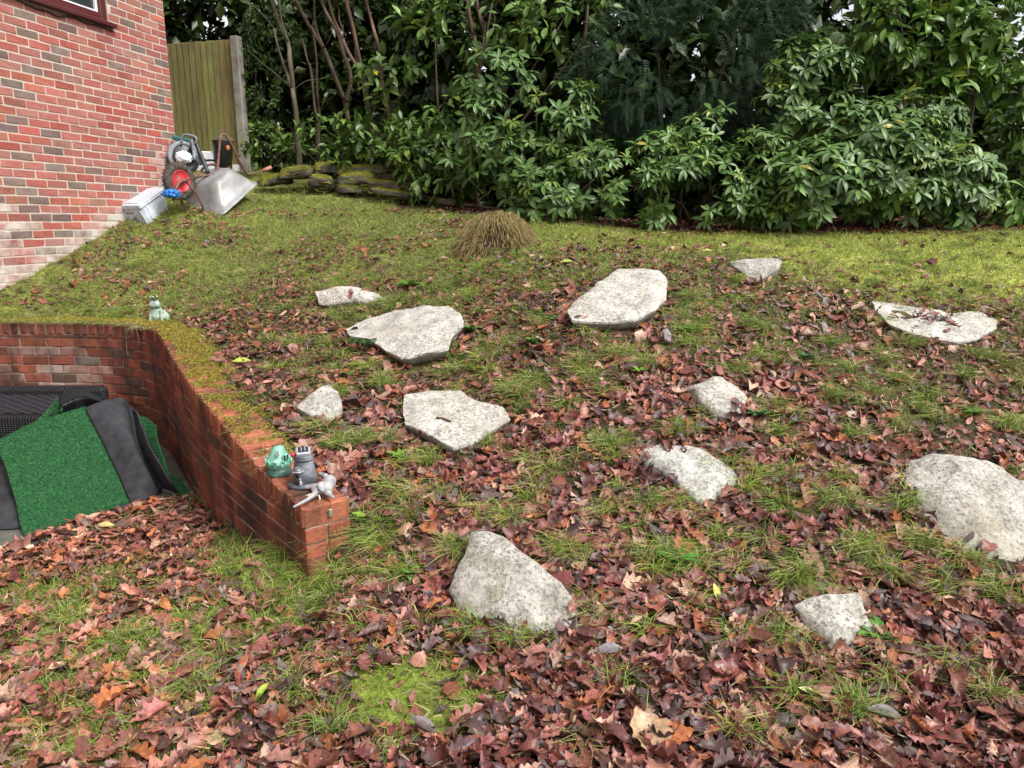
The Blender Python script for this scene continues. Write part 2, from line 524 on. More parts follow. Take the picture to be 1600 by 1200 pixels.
# concrete yard slab
slab_px = [(-90, 905), (0, 868), (50, 852), (100, 838), (150, 822), (205, 803), (255, 783), (292, 769)]
slab = [on_z(px, py, SLABZ) for px, py in slab_px]
for s in np.linspace(1.9, WLEN, 16):
    p, t, n = wall_pt(s)
    slab.append(Vector((p.x - n.x * .004, p.y - n.y * .004, SLABZ)))
slab += [Vector((-4.85, 5.0, SLABZ)), Vector((-5.0, 3.4, SLABZ))]
bm = bmesh.new()
top = [bm.verts.new(v) for v in slab]
bot = [bm.verts.new(v - Vector((0, 0, .12))) for v in slab]
bm.faces.new(top); bm.faces.new(bot[::-1])
for i in range(len(top)):
    j = (i + 1) % len(top)
    bm.faces.new((top[i], bot[i], bot[j], top[j]))
m_conc = m_noise('damp concrete', [(.045, .05, .042), (.085, .088, .075), (.13, .13, .11)], 7, .8, .3, bscale=120, bmp=.3)
tag(obj('yard_slab', bm_mesh(bm, 'yard_slab'), m_conc), kind='structure')

# ================================================================== BRICKS
def brick_variants(L, W, H, n, jitter=.0018, bev=.004):
    out = []
    for k in range(n):
        bm = bmesh.new()
        add_box(bm, (0, 0, 0), (L, W, H), bevel=bev)
        for v in bm.verts:
            v.co += Vector((random.uniform(-1, 1), random.uniform(-1, 1), random.uniform(-1, 1))) * jitter
        out.append(bm_mesh(bm, 'brick'))
    return out
m_hbrick = m_brick('house brick', (.56, .52, .47))
m_rbrick = m_brick('garden wall brick', (.46, .42, .37), soil=(.040, .027, .022), moss=(.075, .06, .022))
m_hmortar = m_mortar('lime mortar', (.42, .34, .285), (.54, .46, .385))
m_rmortar = m_mortar('dirty mortar', (.24, .19, .14), (.44, .36, .27), (.11, .085, .065))
def tone(base, dv=.16):
    k = 1 + random.uniform(-dv, dv)
    return tuple(max(0, min(1, c * k * (1 + random.uniform(-.07, .07)))) for c in base)

# ------------------------------------------------------------------ house
house = thing('brick_house', 'red brick house with pale mortar and a dark framed window', 'house', (HC.x, HC.y, 0))
def hp(s, z, off=0.0):
    """point on the house wall face"""
    return Vector((HC.x + HD.x * s + HN.x * off, HC.y + HD.y * s + HN.y * off, z))
HROT = Matrix(((HD.x, HN.x, 0), (HD.y, HN.y, 0), (0, 0, 1)))      # local x along the wall, y outward
s_r, z_sill = wall_hit(170, 36)
WIN = (s_r, s_r + 1.35, z_sill, z_sill + 1.15)                     # opening
HL, HH = 9.2, 5.2
bm = bmesh.new()
T = .24
def panel(bm, s0, s1, z0, z1):
    c = hp((s0 + s1) / 2, (z0 + z1) / 2, -.0035 - T / 2)
    add_box(bm, c, (s1 - s0, T, z1 - z0), HROT)
panel(bm, 0, WIN[0], -.3, HH); panel(bm, WIN[1], HL, -.3, HH)
panel(bm, WIN[0], WIN[1], -.3, WIN[2]); panel(bm, WIN[0], WIN[1], WIN[3], HH)
hwall = obj('wall', bm_mesh(bm, 'wall'), m_hmortar, house)
HB = brick_variants(.2135, .06, .0635, 8, .0028)
for me in HB: me.materials.append(m_hbrick)
hred, hpink, hdark, horange = (.34, .092, .072), (.31, .112, .09), (.165, .105, .092), (.37, .11, .07)
# air brick: two rows of near-black blocks paint the shade of its holes
m_hole_shade = m_plain('vent shade', (.012, .01, .01), .9, .05)
bm = bmesh.new()
add_box(bm, (0, 0, 0), (.215, .06, .065), bevel=.004)
me = bm_mesh(bm, 'air_brick'); me.materials.append(m_hbrick)
AIR = me
bm = bmesh.new()
for r in (-.013, .013):
    for k in range(9):
        add_box(bm, (-.084 + k * .021, .0295, r), (.0125, .006, .015))
AIRH = bm_mesh(bm, 'hole_shade'); AIRH.materials.append(m_hole_shade)
vents = [wall_hit(35, 203), wall_hit(202, 227)]
rest = bmesh.new()
z_first = vents[0][1] - .075 * 40
count_vis = 0
ROWS = int((HH - .1) / .075) + 45
for k in range(0, ROWS):
    z = z_first + k * .075
    if z < -.2 or z > HH - .05: continue
    s = -.1125 if k % 2 else 0.0
    while s < HL - .2:
        a, e = s + .005, s + .22
        s += .225
        if a < 0: a = .0
        if z + .04 > WIN[2] - .02 and z - .04 < WIN[3]:
            if a < WIN[1] and e > WIN[0]:
                if a < WIN[0] - .05: e = WIN[0] - .003
                elif e > WIN[1] + .05: a = WIN[1] + .003
                else: continue
        cs = (a + e) / 2
        c = hp(cs, z, -.03)
        px, py, _ = project([tuple(c)])
        px, py = px[0], py[0]
        g_here = gz(c.x + HN.x * .15, c.y + HN.y * .15)
        if -22 < px < 310 and -22 < py < 470 and z > g_here - .06:
            vent = any(abs(cs - vs) < .115 and abs(z - vz) < .037 for vs, vz in vents)
            o = bpy.data.objects.new('air_brick' if vent else 'brick', AIR if vent else random.choice(HB))
            COL.objects.link(o); o.parent = hwall
            o.matrix_local = Matrix.Translation(c) @ HROT.to_4x4() @ Matrix.Diagonal(((e - a) / .215, 1, 1, 1))
            o.location.z += random.uniform(-.001, .001)
            r = random.random()
            dk = .24 if z < 2.1 and cs > .2 else .11
            base = hdark if r < dk else horange if r > .96 else hpink if r > .62 else hred
            cc = tone(base)
            up = z - g_here
            st = max(0, 1 - up / .24) * 1.25 + (.75 if (cs > 2.0 and 1.05 < z < 1.7 and random.random() < .55) else 0) + random.uniform(0, .18)
            if cs < .35 and up < .55: st += .5
            o.color = (*cc, max(0, min(1, st)))
            if vent:
                h = bpy.data.objects.new('hole_shade', AIRH); COL.objects.link(h); h.parent = hwall
                h.matrix_local = o.matrix_local.copy(); h.location += Vector((HN.x, HN.y, 0)) * .003
            count_vis += 1
        else:
            add_box(rest, c, (e - a, .06, .065), HROT)
me = bm_mesh(rest, 'brickwork'); me.materials.append(m_hbrick)
o = obj('brickwork', me, None, house); o.color = (*hred, .05); tag(o, kind='stuff')
# the other sides of the house and its roof, out of the picture
bm = bmesh.new()
D = 6.5
IN = Vector((-HN.x, -HN.y))
def hq(s, d, z): return Vector((HC.x + HD.x * s + IN.x * d, HC.y + HD.y * s + IN.y * d, z))
add_box(bm, hq(.12, D / 2 + .13, HH / 2 - .15), (.24, D - .26, HH + .3), HROT)
add_box(bm, hq(HL - .12, D / 2 + .13, HH / 2 - .15), (.24, D - .26, HH + .3), HROT)
add_box(bm, hq(HL / 2, D - .12, HH / 2 - .15), (HL - .5, .24, HH + .3), HROT)
o = obj('side_wall', bm_mesh(bm, 'side_wall'), m_hbrick, house); o.color = (*hred, .05)
bm = bmesh.new()
ov = .35
A = [hq(-ov, -ov, HH), hq(HL + ov, -ov, HH), hq(HL + ov, D + ov, HH), hq(-ov, D + ov, HH), hq(-ov, D / 2, HH + 2.2), hq(HL + ov, D / 2, HH + 2.2)]
v = [bm.verts.new(p) for p in A]
for q in ((0, 1, 5, 4), (3, 4, 5, 2), (0, 4, 3), (1, 2, 5), (0, 3, 2, 1)): bm.faces.new([v[i] for i in q])
obj('roof', bm_mesh(bm, 'roof'), m_noise('clay roof tile', [(.12, .05, .035), (.2, .08, .05)], 8, .8), house)
# window
m_frame = m_plain('maroon window frame', (.085, .018, .018), .35, .5)
m_glass, nt, b = mk('window glass', .04, .6); b.inputs['Base Color'].default_value = (.03, .035, .04, 1)
m_white = m_plain('white plastic', (.7, .7, .72), .35, .4)
bm = bmesh.new()
s0, s1, z0, z1 = WIN
fw = .075
def wbox(bm, sa, sb, za, zb, off, dep, bev=.006):
    add_box(bm, hp((sa + sb) / 2, (za + zb) / 2, off), (sb - sa, dep, zb - za), HROT, bev)
wbox(bm, s0, s0 + fw, z0, z1, -.05, .08); wbox(bm, s1 - fw, s1, z0, z1, -.05, .08)
wbox(bm, s0 + fw + .001, s1 - fw - .001, z0, z0 + fw, -.05, .076); wbox(bm, s0 + fw + .001, s1 - fw - .001, z1 - fw, z1, -.05, .076)
win = obj('window', bm_mesh(bm, 'window'), m_frame, house)
bm = bmesh.new()
wbox(bm, s0 - .05, s1 + .05, z0 - .045, z0 - .002, -.02, .16, .008)
obj('sill', bm_mesh(bm, 'sill'), m_frame, win)
bm = bmesh.new()
for k in (0, 1):
    a = s0 + fw + .002 if k == 0 else s1 - fw - .024
    wbox(bm, a, a + .022, z0 + fw + .002, z1 - fw - .002, -.058, .03, .003)
wbox(bm, s0 + fw + .026, s1 - fw - .026, z0 + fw + .002, z0 + fw + .022, -.058, .03, .003)
obj('glazing_bead', bm_mesh(bm, 'glazing_bead'), m_white, win)
bm = bmesh.new()
wbox(bm, s0 + fw, s1 - fw, z0 + fw, z1 - fw, -.075, .008, 0)
obj('pane', bm_mesh(bm, 'pane'), m_glass, win)
bm = bmesh.new()
sag = [hp(s0 + 1.4 - .11 * i, z0 - .055 - .02 * math.sin(i * 1.1) ** 2 - (.02 if 4 < i < 8 else 0), .012) for i in range(14)]
add_tube(bm, sag, .006, 6)
obj('cable', bm_mesh(bm, 'cable', True), m_plain('black cable', (.02, .02, .02), .5), house)

# ------------------------------------------------------------------ retaining wall
rwall = thing('retaining_wall', 'curved red brick garden retaining wall with sloping mossy coping', 'wall', (WALL_CTRL[0][0], WALL_CTRL[0][1], 0))
COPE = .105
# mortar body
bm = bmesh.new()
ss = np.linspace(.012, WLEN, 90)
rows = []
for s in ss:
    p, t, n = wall_pt(s)
    zt = wall_top(s) - .013
    a, c = p + n * .006, p + n * (WALL_T - .006)
    rows.append([bm.verts.new((a.x, a.y, -.45)), bm.verts.new((a.x, a.y, zt)), bm.verts.new((c.x, c.y, zt)), bm.verts.new((c.x, c.y, -.45))])
for i in range(len(rows) - 1):
    for k in range(4):
        bm.faces.new((rows[i][k], rows[i][(k + 1) % 4], rows[i + 1][(k + 1) % 4], rows[i + 1][k]))
bm.faces.new(rows[0]); bm.faces.new(rows[-1][::-1])
obj('mortar_core', bm_mesh(bm, 'mortar_core'), m_rmortar, rwall)
rred, rorange, rdark = (.215, .074, .050), (.28, .092, .055), (.095, .062, .052)
def wall_brick(s0, s1, z0, z1, dep=.10, end=False):
    """brick that follows the wall line and is cut to the slope of the coping"""
    t0, t1 = min(z1, wall_top(s0) - COPE), min(z1, wall_top(s1) - COPE)
    if max(t0, t1) - z0 < .014: return
    pm = wall_pt((s0 + s1) / 2)
    if z1 < gz(pm[0].x - pm[2].x * .12, pm[0].y - pm[2].y * .12) - .03: return
    t0, t1 = max(t0, z0 + .006), max(t1, z0 + .006)
    bm = bmesh.new()
    (p, ta, n), (q, tb, m) = wall_pt(s0), wall_pt(s1)
    jo = random.uniform(-.003, .003)
    vs = []
    for (pt, nn, zt) in ((p, n, t0), (q, m, t1)):
        for off in (jo, dep):
            for z in (z0, zt):
                vs.append(bm.verts.new((pt.x + nn.x * off, pt.y + nn.y * off, z + random.uniform(-.0015, .0015))))
    for f in ((0, 1, 3, 2), (4, 6, 7, 5), (0, 4, 5, 1), (2, 3, 7, 6), (1, 5, 7, 3), (0, 2, 6, 4)):
        bm.faces.new([vs[i] for i in f])
    bmesh.ops.bevel(bm, geom=list(bm.edges), offset=.003, segments=1, affect='EDGES')
    me = bm_mesh(bm, 'brick'); me.materials.append(m_rbrick)
    o = obj('brick', me, None, rwall)
    r = random.random()
    zm = (z0 + z1) / 2
    base = rorange if s0 < .12 else rdark if r < .16 else rorange if (r > .86 or (s0 < .25 and r > .4)) else rred
    st = .0
    if s0 > 3.75 and zm < .55 and random.random() < .55: st = random.uniform(.3, .8)
    o.color = (*tone(base, .22), st)
    return o
nrow = 13
for k in range(nrow):
    z0 = -.272 + k * .075
    s = .112 if k % 2 else .225
    if s > .2: wall_brick(.0, .215, z0, z0 + .065)
    else: wall_brick(.0, .102, z0, z0 + .065)
    while s < WLEN - .05:
        wall_brick(s + .0, min(s + .215, WLEN), z0, z0 + .065)
        s += .225
    # the free end: header pattern seen on the end face
    p, t, n = wall_pt(0.0)
    if z0 + .065 < wall_top(0) - COPE + .002 and z0 > -.1:
        a0, a1 = (.108, WALL_T)
        bm = bmesh.new()
        q = p + n * ((a0 + a1) / 2) + t * .05
        rot = Matrix(((t.x, n.x, 0), (t.y, n.y, 0), (0, 0, 1)))
        ln = .215 if k % 2 else .102
        q = p + n * ((a0 + a1) / 2) + t * (ln / 2)
        add_box(bm, (q.x, q.y, z0 + .0325), (ln, a1 - a0, .065), rot, .004)
        me = bm_mesh(bm, 'brick'); me.materials.append(m_rbrick)
        o = obj('brick', me, None, rwall); o.color = (*tone(rorange, .15), random.choice((0, 0, .35)))
# coping: bricks on edge across the wall
CB = brick_variants(.064, .217, .102, 8, .004, .010)
for me in CB: me.materials.append(m_rbrick)
s = .034
while s < WLEN - .04:
    p, t, n = wall_pt(s)
    z = wall_top(s) - .051
    sl = (wall_top(s + .05) - wall_top(s - .05)) / .1
    o = bpy.data.objects.new('coping_brick', random.choice(CB)); COL.objects.link(o); o.parent = rwall
    q = p + n * (WALL_T / 2 - .003)
    M = Matrix(((t.x, n.x, 0), (t.y, n.y, 0), (0, 0, 1))).to_4x4() @ Matrix.Rotation(-math.atan(sl) + random.uniform(-.04, .04), 4, 'Y') @ Matrix.Rotation(random.uniform(-.03, .03), 4, 'Z')
    o.matrix_local = Matrix.Translation(Vector((q.x, q.y, z + random.uniform(-.006, .005))) - rwall.location) @ M
    o.color = (*tone((.30, .10, .058) if s < 2.2 else (.22, .076, .05), .28), 0)
    s += .0755
# small metal tie on the end face
p, t, n = wall_pt(0)
bm = bmesh.new()
q = p + n * .118 - t * .006
add_box(bm, (q.x, q.y, .30), (.006, .018, .036), Matrix(((t.x, n.x, 0), (t.y, n.y, 0), (0, 0, 1))), .002)
obj('metal_tag', bm_mesh(bm, 'metal_tag'), m_plain('dull zinc', (.3, .33, .26), .5, .5, .6), rwall)
# ================================================================== FENCE by the house
YF = 9.9
post_b, post_t = at_y(384, 268, YF), at_y(373, 57, YF)
zt = post_t.z; zb = gz(post_b.x, YF) - .1
fence = thing('wooden_fence', 'greenish close board timber fence panel with concrete post beside the house', 'fence', (post_b.x, YF, zb))
m_wood = None
m, nt, b = mk('weathered green timber', .85, .15)
oi = nd(nt, 'ShaderNodeObjectInfo')
v = pos(nt, (1, 1, .06))
f = tnoise(nt, v, 60, 5, .7)
c = mixc(nt, 1.0, oi.outputs['Color'], ramp(nt, f, [(.3, (.55,) * 3), (.5, (1,) * 3), (.72, (1.35,) * 3)]), 'MULTIPLY')
f2 = tnoise(nt, pos(nt), 2.3, 5, .7)
c = mixc(nt, ramp(nt, f2, [(.45, (0, 0, 0)), (.7, (.7,) * 3)]), c, (.16, .12, .07))
nt.links.new(c, b.inputs['Base Color']); bump(nt, b, f, .4, .004)
m_wood = m
fd = Vector((-math.cos(HT), math.sin(HT), 0))       # from the post towards the house
fn = Vector((-math.sin(HT), -math.cos(HT), 0))      # towards the camera
frot = Matrix(((fd.x, fn.x, 0), (fd.y, fn.y, 0), (0, 0, 1)))
for k in range(22):
    bm = bmesh.new()
    c = Vector((post_b.x, YF, 0)) + fd * (.115 + k * .088) + fn * (-.01)
    zz1 = zt - .03 + random.uniform(-.006, .006)
    lean = Matrix.Rotation(R(6 + random.uniform(-1, 1)), 3, 'Z')
    add_box(bm, (c.x, c.y, (zb + zz1) / 2), (.105, .014, zz1 - zb), frot @ lean, .003)
    o = obj('board', bm_mesh(bm, 'board'), m_wood, fence)
    o.color = (*tone((.24, .225, .085), .14), 1)
bm = bmesh.new()
for z in (zb + .35, (zb + zt) / 2, zt - .25):
    c = Vector((post_b.x, YF, z)) + fd * 1.06 - fn * .05
    add_box(bm, c, (1.95, .04, .07), frot)
obj('rail', bm_mesh(bm, 'rail'), m_wood, fence)
bm = bmesh.new()
add_box(bm, (post_b.x, YF, (zb + zt) / 2), (.11, .11, zt - zb), frot, .01)
obj('concrete_post', bm_mesh(bm, 'concrete_post'), m_noise('lichened concrete', [(.2, .17, .12), (.33, .30, .25), (.40, .39, .36)], 9, .9, .15, bscale=90, bmp=.4), fence)
bm = bmesh.new()
c = Vector((post_b.x, YF, zb + .09)) + fd * 1.06 + fn * .02
add_box(bm, c, (1.99, .04, .18), frot, .005)
obj('gravel_board', bm_mesh(bm, 'gravel_board'), m_wood, fence)

# ================================================================== ROCK material and builder
m_rock, nt, b = mk('pale lichened limestone', .9, .12)
v = pos(nt)
f1 = tnoise(nt, v, 9, 8, .72)
c = ramp(nt, f1, [(.30, (.33, .31, .275)), (.46, (.53, .515, .48)), (.64, (.71, .70, .67))])
sp = nd(nt, 'ShaderNodeTexVoronoi', Vector=v, Scale=52.0); sp.feature = 'F1'
f2 = tnoise(nt, v, 7, 5, .8)
f3 = tnoise(nt, v, 62, 4, .8)
spk = math_n(nt, 'MULTIPLY', ramp(nt, f3, [(.46, (0, 0, 0)), (.6, (1,) * 3)]), ramp(nt, f2, [(.36, (.12,) * 3), (.6, (1,) * 3)]))
c = mixc(nt, math_n(nt, 'MULTIPLY', spk, .85), c, (.13, .118, .10))
pit = ramp(nt, nd(nt, 'ShaderNodeTexVoronoi', Vector=nd(nt, 'ShaderNodeMapping', Scale=(1, 1, 1), Vector=v).outputs[0], Scale=44.0, Randomness=1.0).outputs['Distance'], [(.20, (.85,) * 3), (.38, (0, 0, 0))])
c = mixc(nt, math_n(nt, 'MULTIPLY', pit, ramp(nt, tnoise(nt, v, 5.5, 5, .75), [(.34, (.1,) * 3), (.52, (1.0,) * 3)])), c, (.24, .225, .21))
oi = nd(nt, 'ShaderNodeObjectInfo')
c = mixc(nt, 1.0, c, ramp(nt, oi.outputs['Random'], [(0, (.74, .72, .69)), (.5, (.98, .95, .90)), (1, (1.0, 1.0, .98))]), 'MULTIPLY')
# green film and soil splash on some of each stone
f5 = tnoise(nt, v, 3.7, 6, .78)
c = mixc(nt, ramp(nt, f5, [(.58, (0, 0, 0)), (.74, (.65,) * 3)]), c, (.17, .17, .085))
f4 = tnoise(nt, v, 2.6, 6, .75)
c = mixc(nt, ramp(nt, f4, [(.55, (0, 0, 0)), (.72, (.5,) * 3)]), c, (.42, .36, .22))
nt.links.new(c, b.inputs['Base Color'])
hb = math_n(nt, 'ADD', tnoise(nt, v, 40, 7, .75), math_n(nt, 'MULTIPLY', f1, 1.2))
bump(nt, b, hb, .9, .018)
ROCK_POLYS = []
def make_rock(name, outline, label, tilt='cam', amt=.35, dome=.05, thick=.22, lift=0.0, group='stones set in the bank', mat=None, rough=1.0):
    O = np.array(outline, float)
    cxy = O.mean(0)
    g0 = on_ground(cxy[0], cxy[1])
    nrm = Vector(gn(np.array([g0.x]), np.array([g0.y]), .15)[0])
    tgt = Vector((0, 0, 1)) if tilt == 'up' else (Vector((0, 0, EYE)) - g0).normalized()
    nrm = (nrm * (1 - amt) + tgt * amt).normalized()
    # outline in the plane, raised until it clears the ground
    P0 = g0.copy()
    n_o = len(O)
    for it in range(40):
        W = []
        for px, py in O:
            d = Vector(ray(px, py))
            t = (P0 - Vector((0, 0, EYE))).dot(nrm) / d.dot(nrm)
            W.append(Vector((0, 0, EYE)) + d * t)
        WA = np.array([tuple(w) for w in W])
        WA = np.concatenate([WA, WA.mean(0) + (WA - WA.mean(0)) * .66, WA.mean(0) + (WA - WA.mean(0)) * .33])
        clr = WA[:, 2] - ground(WA[:, 0], WA[:, 1])
        if np.percentile(clr, 12) > .040 + lift and clr[n_o:].min() > .02: break
        P0 = P0 + nrm * .008
    Ws = []
    n = len(W)
    per = 8
    for i in range(n):                                     # resample with a chipped edge
        a, bb = W[i], W[(i + 1) % n]
        for k in range(per):
            Ws.append(a.lerp(bb, k / per))
    Ws = [w + (nrm.cross(w - g0)).normalized() * 0 + (w - g0).normalized() * (mnoise.noise(w * 13) * .014 + mnoise.noise(w * 31) * .008) for w in Ws]
    Ws = [(Ws[i - 1] + Ws[i] * 6 + Ws[(i + 1) % len(Ws)]) / 8 for i in range(len(Ws))]
    cen = sum(Ws, Vector()) / len(Ws)
    size = max((w - cen).length for w in Ws)
    seed = Vector((cxy[0] * .31, cxy[1] * .17, 3))
    seeds = [Vector((random.uniform(-1, 1), random.uniform(-1, 1), random.uniform(-.4, .4))).normalized() for _ in range(9)]
    fo = [random.uniform(.12, .7) * size for _ in range(9)]
    def facet(p):
        # chisel: broken planes slope away from the middle of the face
        q = p - cen
        return -min(.05 * min(1.0, size / .3), max(0.0, max(q.dot(s_) - f_ for s_, f_ in zip(seeds, fo))) * .42) * (1 - .75 * (tilt == 'up'))
    def disp(p, a=1.0):
        q = p * 4.5 + seed
        d = mnoise.fractal(q, 1.0, 2.0, 4) * .5
        d2 = mnoise.cell_vector(p * 6.0 + seed)
        r = mnoise.noise(p * 17 + seed) * .22 + mnoise.noise(p * 38 + seed) * .12
        cell = (mnoise.cell(p * 7 + seed) - .5) * .004
        return ((d * .03 + r * .034 + cell) * a + facet(p)) * rough
    V, F = [], []
    rings = [(.0, None), (.1, None), (.2, None), (.3, None), (.4, None), (.5, None), (.58, None), (.66, None), (.74, None), (.81, None), (.87, None), (.92, None), (.96, None), (1.0, None)]
    m = len(Ws)
    fac = mnoise.noise(seed) * .5
    tiltd = Vector((random.uniform(-1, 1), random.uniform(-1, 1), 0)) * .06
    for r, _ in rings:
        for w in Ws:
            p = cen + (w - cen) * r
            h = dome * (1 - r ** 7) + (p - cen).dot(tiltd) * (1 - r ** 3)
            # a few broken planes
            fl_ = abs(mnoise.noise(p * 2.6 + seed)) * .05 * (1 - r ** 6)
            p = p + nrm * (h + disp(p, .35 + .65 * (1 - r ** 8)) - fl_)
            V.append(p)
    for dn, sc in ((.012, 1.006), (.026, .985), (.05, .93), (.09, .84), (thick, .66)) if tilt == 'up' else ((.015, 1.008), (.04, .99), (.08, .96), (.13, .92), (thick, .82)):
        for w in Ws:
            p = cen + (w - cen) * (sc + mnoise.noise(w * 9 + seed) * .025)
            p = p - nrm * dn + nrm * disp(w, .35)
            V.append(p)
    nr = len(rings) + 5
    for i in range(nr - 1):
        for k in range(m):
            F.append((i * m + k, i * m + (k + 1) % m, (i + 1) * m + (k + 1) % m, (i + 1) * m + k))
    bm = bmesh.new()
    vs = [bm.verts.new(p) for p in V]
    for f in F: bm.faces.new([vs[i] for i in f])
    bm.faces.new([vs[(nr - 1) * m + k] for k in range(m)])
    bmesh.ops.remove_doubles(bm, verts=bm.verts, dist=.0004)
    base = Vector((cen.x, cen.y, gz(cen.x, cen.y)))
    for v_ in bm.verts: v_.co -= base
    me = bm_mesh(bm, name, True)
    me.set_sharp_from_angle(angle=R(34))
    me.materials.append(mat or m_rock)
    o = bpy.data.objects.new(name, me); COL.objects.link(o); o.location = base
    tag(o, label, 'rock', group)
    ROCK_POLYS.append((np.array([(w.x, w.y) for w in Ws]), o))
    return o
make_rock('rock', [(490, 450), (530, 447), (560, 447), (585, 452), (606, 462), (580, 470), (545, 474), (515, 476), (497, 470)],
          'small narrow pale stone with mossy right end below the grassy bank', 'cam', .5, .02, .2)
make_rock('rock', [(540, 512), (575, 495), (615, 483), (660, 478), (700, 476), (718, 487), (722, 505), (705, 520), (698, 540), (665, 549), (625, 556), (605, 545), (575, 527), (545, 522)],
          'broad flat grey stone overhanging a small green fern', 'up', .10, .010, .13, lift=.03)
make_rock('rock', [(886, 484), (905, 465), (935, 440), (965, 421), (1000, 418), (1030, 420), (1043, 435), (1040, 465), (1024, 485), (990, 500), (960, 502), (925, 500), (895, 497)],
          'large white wedge shaped stone high on the bank with a dark gap beneath', 'up', .05, .035, .12, lift=.025)
make_rock('rock', [(1138, 403), (1180, 402), (1225, 406), (1215, 420), (1195, 432), (1178, 436), (1165, 425), (1150, 412)],
          'small triangular stone half buried at the edge of the upper lawn', 'cam', .3, .012, .18)
make_rock('rock', [(1363, 470), (1395, 473), (1440, 480), (1480, 486), (1530, 484), (1558, 498), (1560, 510), (1530, 525), (1495, 533), (1450, 524), (1420, 516), (1390, 505), (1370, 487)],
          'long low flat stone with brown leaves lying across its middle', 'up', .15, .010, .14)
make_rock('rock', [(1070, 602), (1100, 592), (1127, 586), (1155, 600), (1168, 615), (1165, 638), (1135, 648), (1115, 645), (1095, 630), (1085, 612)],
          'medium pale stone beside a deep drift of rusty leaves', 'cam', .2, .03, .18)
make_rock('rock', [(463, 635), (485, 615), (512, 597), (528, 610), (535, 630), (528, 655), (508, 658), (485, 650)],
          'small triangular stone just behind the wall ornaments', 'cam', .35, .02, .18)
make_rock('rock', [(632, 612), (680, 607), (720, 608), (745, 625), (785, 632), (797, 650), (770, 670), (740, 688), (708, 696), (680, 685), (655, 672), (632, 660), (628, 635)],
          'broad speckled stone with a short stick lying on it', 'up', .08, .012, .14, lift=.015)
make_rock('rock', [(995, 697), (1030, 684), (1075, 690), (1120, 712), (1167, 735), (1140, 770), (1105, 791), (1080, 775), (1045, 745), (1010, 722)],
          'smooth pale stone shaped like a slanting leaf amid oak leaves', 'cam', .15, .03, .18)
make_rock('rock', [(1418, 730), (1425, 708), (1460, 697), (1510, 700), (1560, 712), (1600, 738), (1660, 735), (1700, 800), (1680, 880), (1620, 895), (1570, 870), (1520, 868), (1480, 848), (1450, 810), (1422, 765)],
          'largest white boulder of the bank densely dotted with grey lichen', 'cam', .2, .035, .28)
make_rock('rock', [(735, 822), (760, 818), (785, 825), (800, 845), (840, 880), (880, 915), (905, 945), (906, 960), (880, 985), (840, 990), (790, 992), (770, 965), (735, 958), (715, 945), (700, 915), (705, 895), (722, 865)],
          'tall tapering pale boulder at the foot of the bank by the mossy lawn', 'cam', .35, .03, .3)
make_rock('rock', [(1237, 942), (1265, 935), (1300, 928), (1342, 917), (1352, 945), (1372, 985), (1340, 1002), (1300, 1005), (1275, 992), (1255, 970)],
          'small kite shaped stone with round green leaves at its lower corner', 'cam', .3, .02, .2)
make_rock('rock', [(1035, 516), (1043, 512), (1049, 522), (1047, 533), (1038, 531)],
          'fist sized grey pebble below the white wedge stone', 'cam', .5, .02, .08, mat=m_noise('grey pebble', [(.12, .10, .11), (.24, .21, .22), (.34, .31, .31)], 30, .8, bmp=.5))

# stick on the broad speckled stone
def surf_z(x, y):
    """top of whatever stone or ground is there"""
    dg = bpy.context.evaluated_depsgraph_get()
    hit, loc, *_ = scene.ray_cast(dg, Vector((x, y, 5)), Vector((0, 0, -1)))
    return loc.z if hit else gz(x, y)
bpy.context.view_layer.update()
def ray_hit(px, py):
    dg = bpy.context.evaluated_depsgraph_get()
    hit, loc, nrm, *_ = scene.ray_cast(dg, Vector((0, 0, EYE)), Vector(ray(px, py)).normalized())
    return (loc, nrm) if hit else (on_ground(px, py), Vector((0, 0, 1)))
ROCK_LEAF = []
for _ in range(26): ROCK_LEAF.append(ray_hit(random.gauss(1452, 24), random.gauss(498, 7)))
for px, py, k_, sp_ in ((655, 676, 4, 9), (1375 - 30, 1003, 3, 10), (773, 975, 3, 8), (1500, 872, 6, 22), (1040, 690, 2, 6), (1140, 640, 4, 10), (905, 490, 3, 8), (500, 655, 3, 8), (560, 452, 4, 14), (1110, 788, 3, 8), (900, 950, 3, 9), (1250, 955, 2, 8), (1560, 880, 5, 20)):
    for _ in range(k_): ROCK_LEAF.append(ray_hit(px + random.gauss(0, sp_), py + random.gauss(0, sp_ * .5)))
m_bark = m_noise('brown bark', [(.06, .04, .03), (.12, .085, .06), (.17, .13, .1)], 18, .9, .15, bscale=70, bmp=.6, stretch=(1, 1, .3))
bm = bmesh.new()
a, n1 = ray_hit(682, 654); b2, n2 = ray_hit(704, 660)
a = a + n1 * .006; b2 = b2 + n2 * .006
add_tube(bm, [a, a.lerp(b2, .5) + Vector((0, 0, .003)), b2], [.007, .009, .006], 7)
for v_ in bm.verts: v_.co -= a
o = obj('stick', bm_mesh(bm, 'stick', True), m_bark); o.location = a
tag(o, 'short brown stick lying on the broad speckled stone', 'stick')

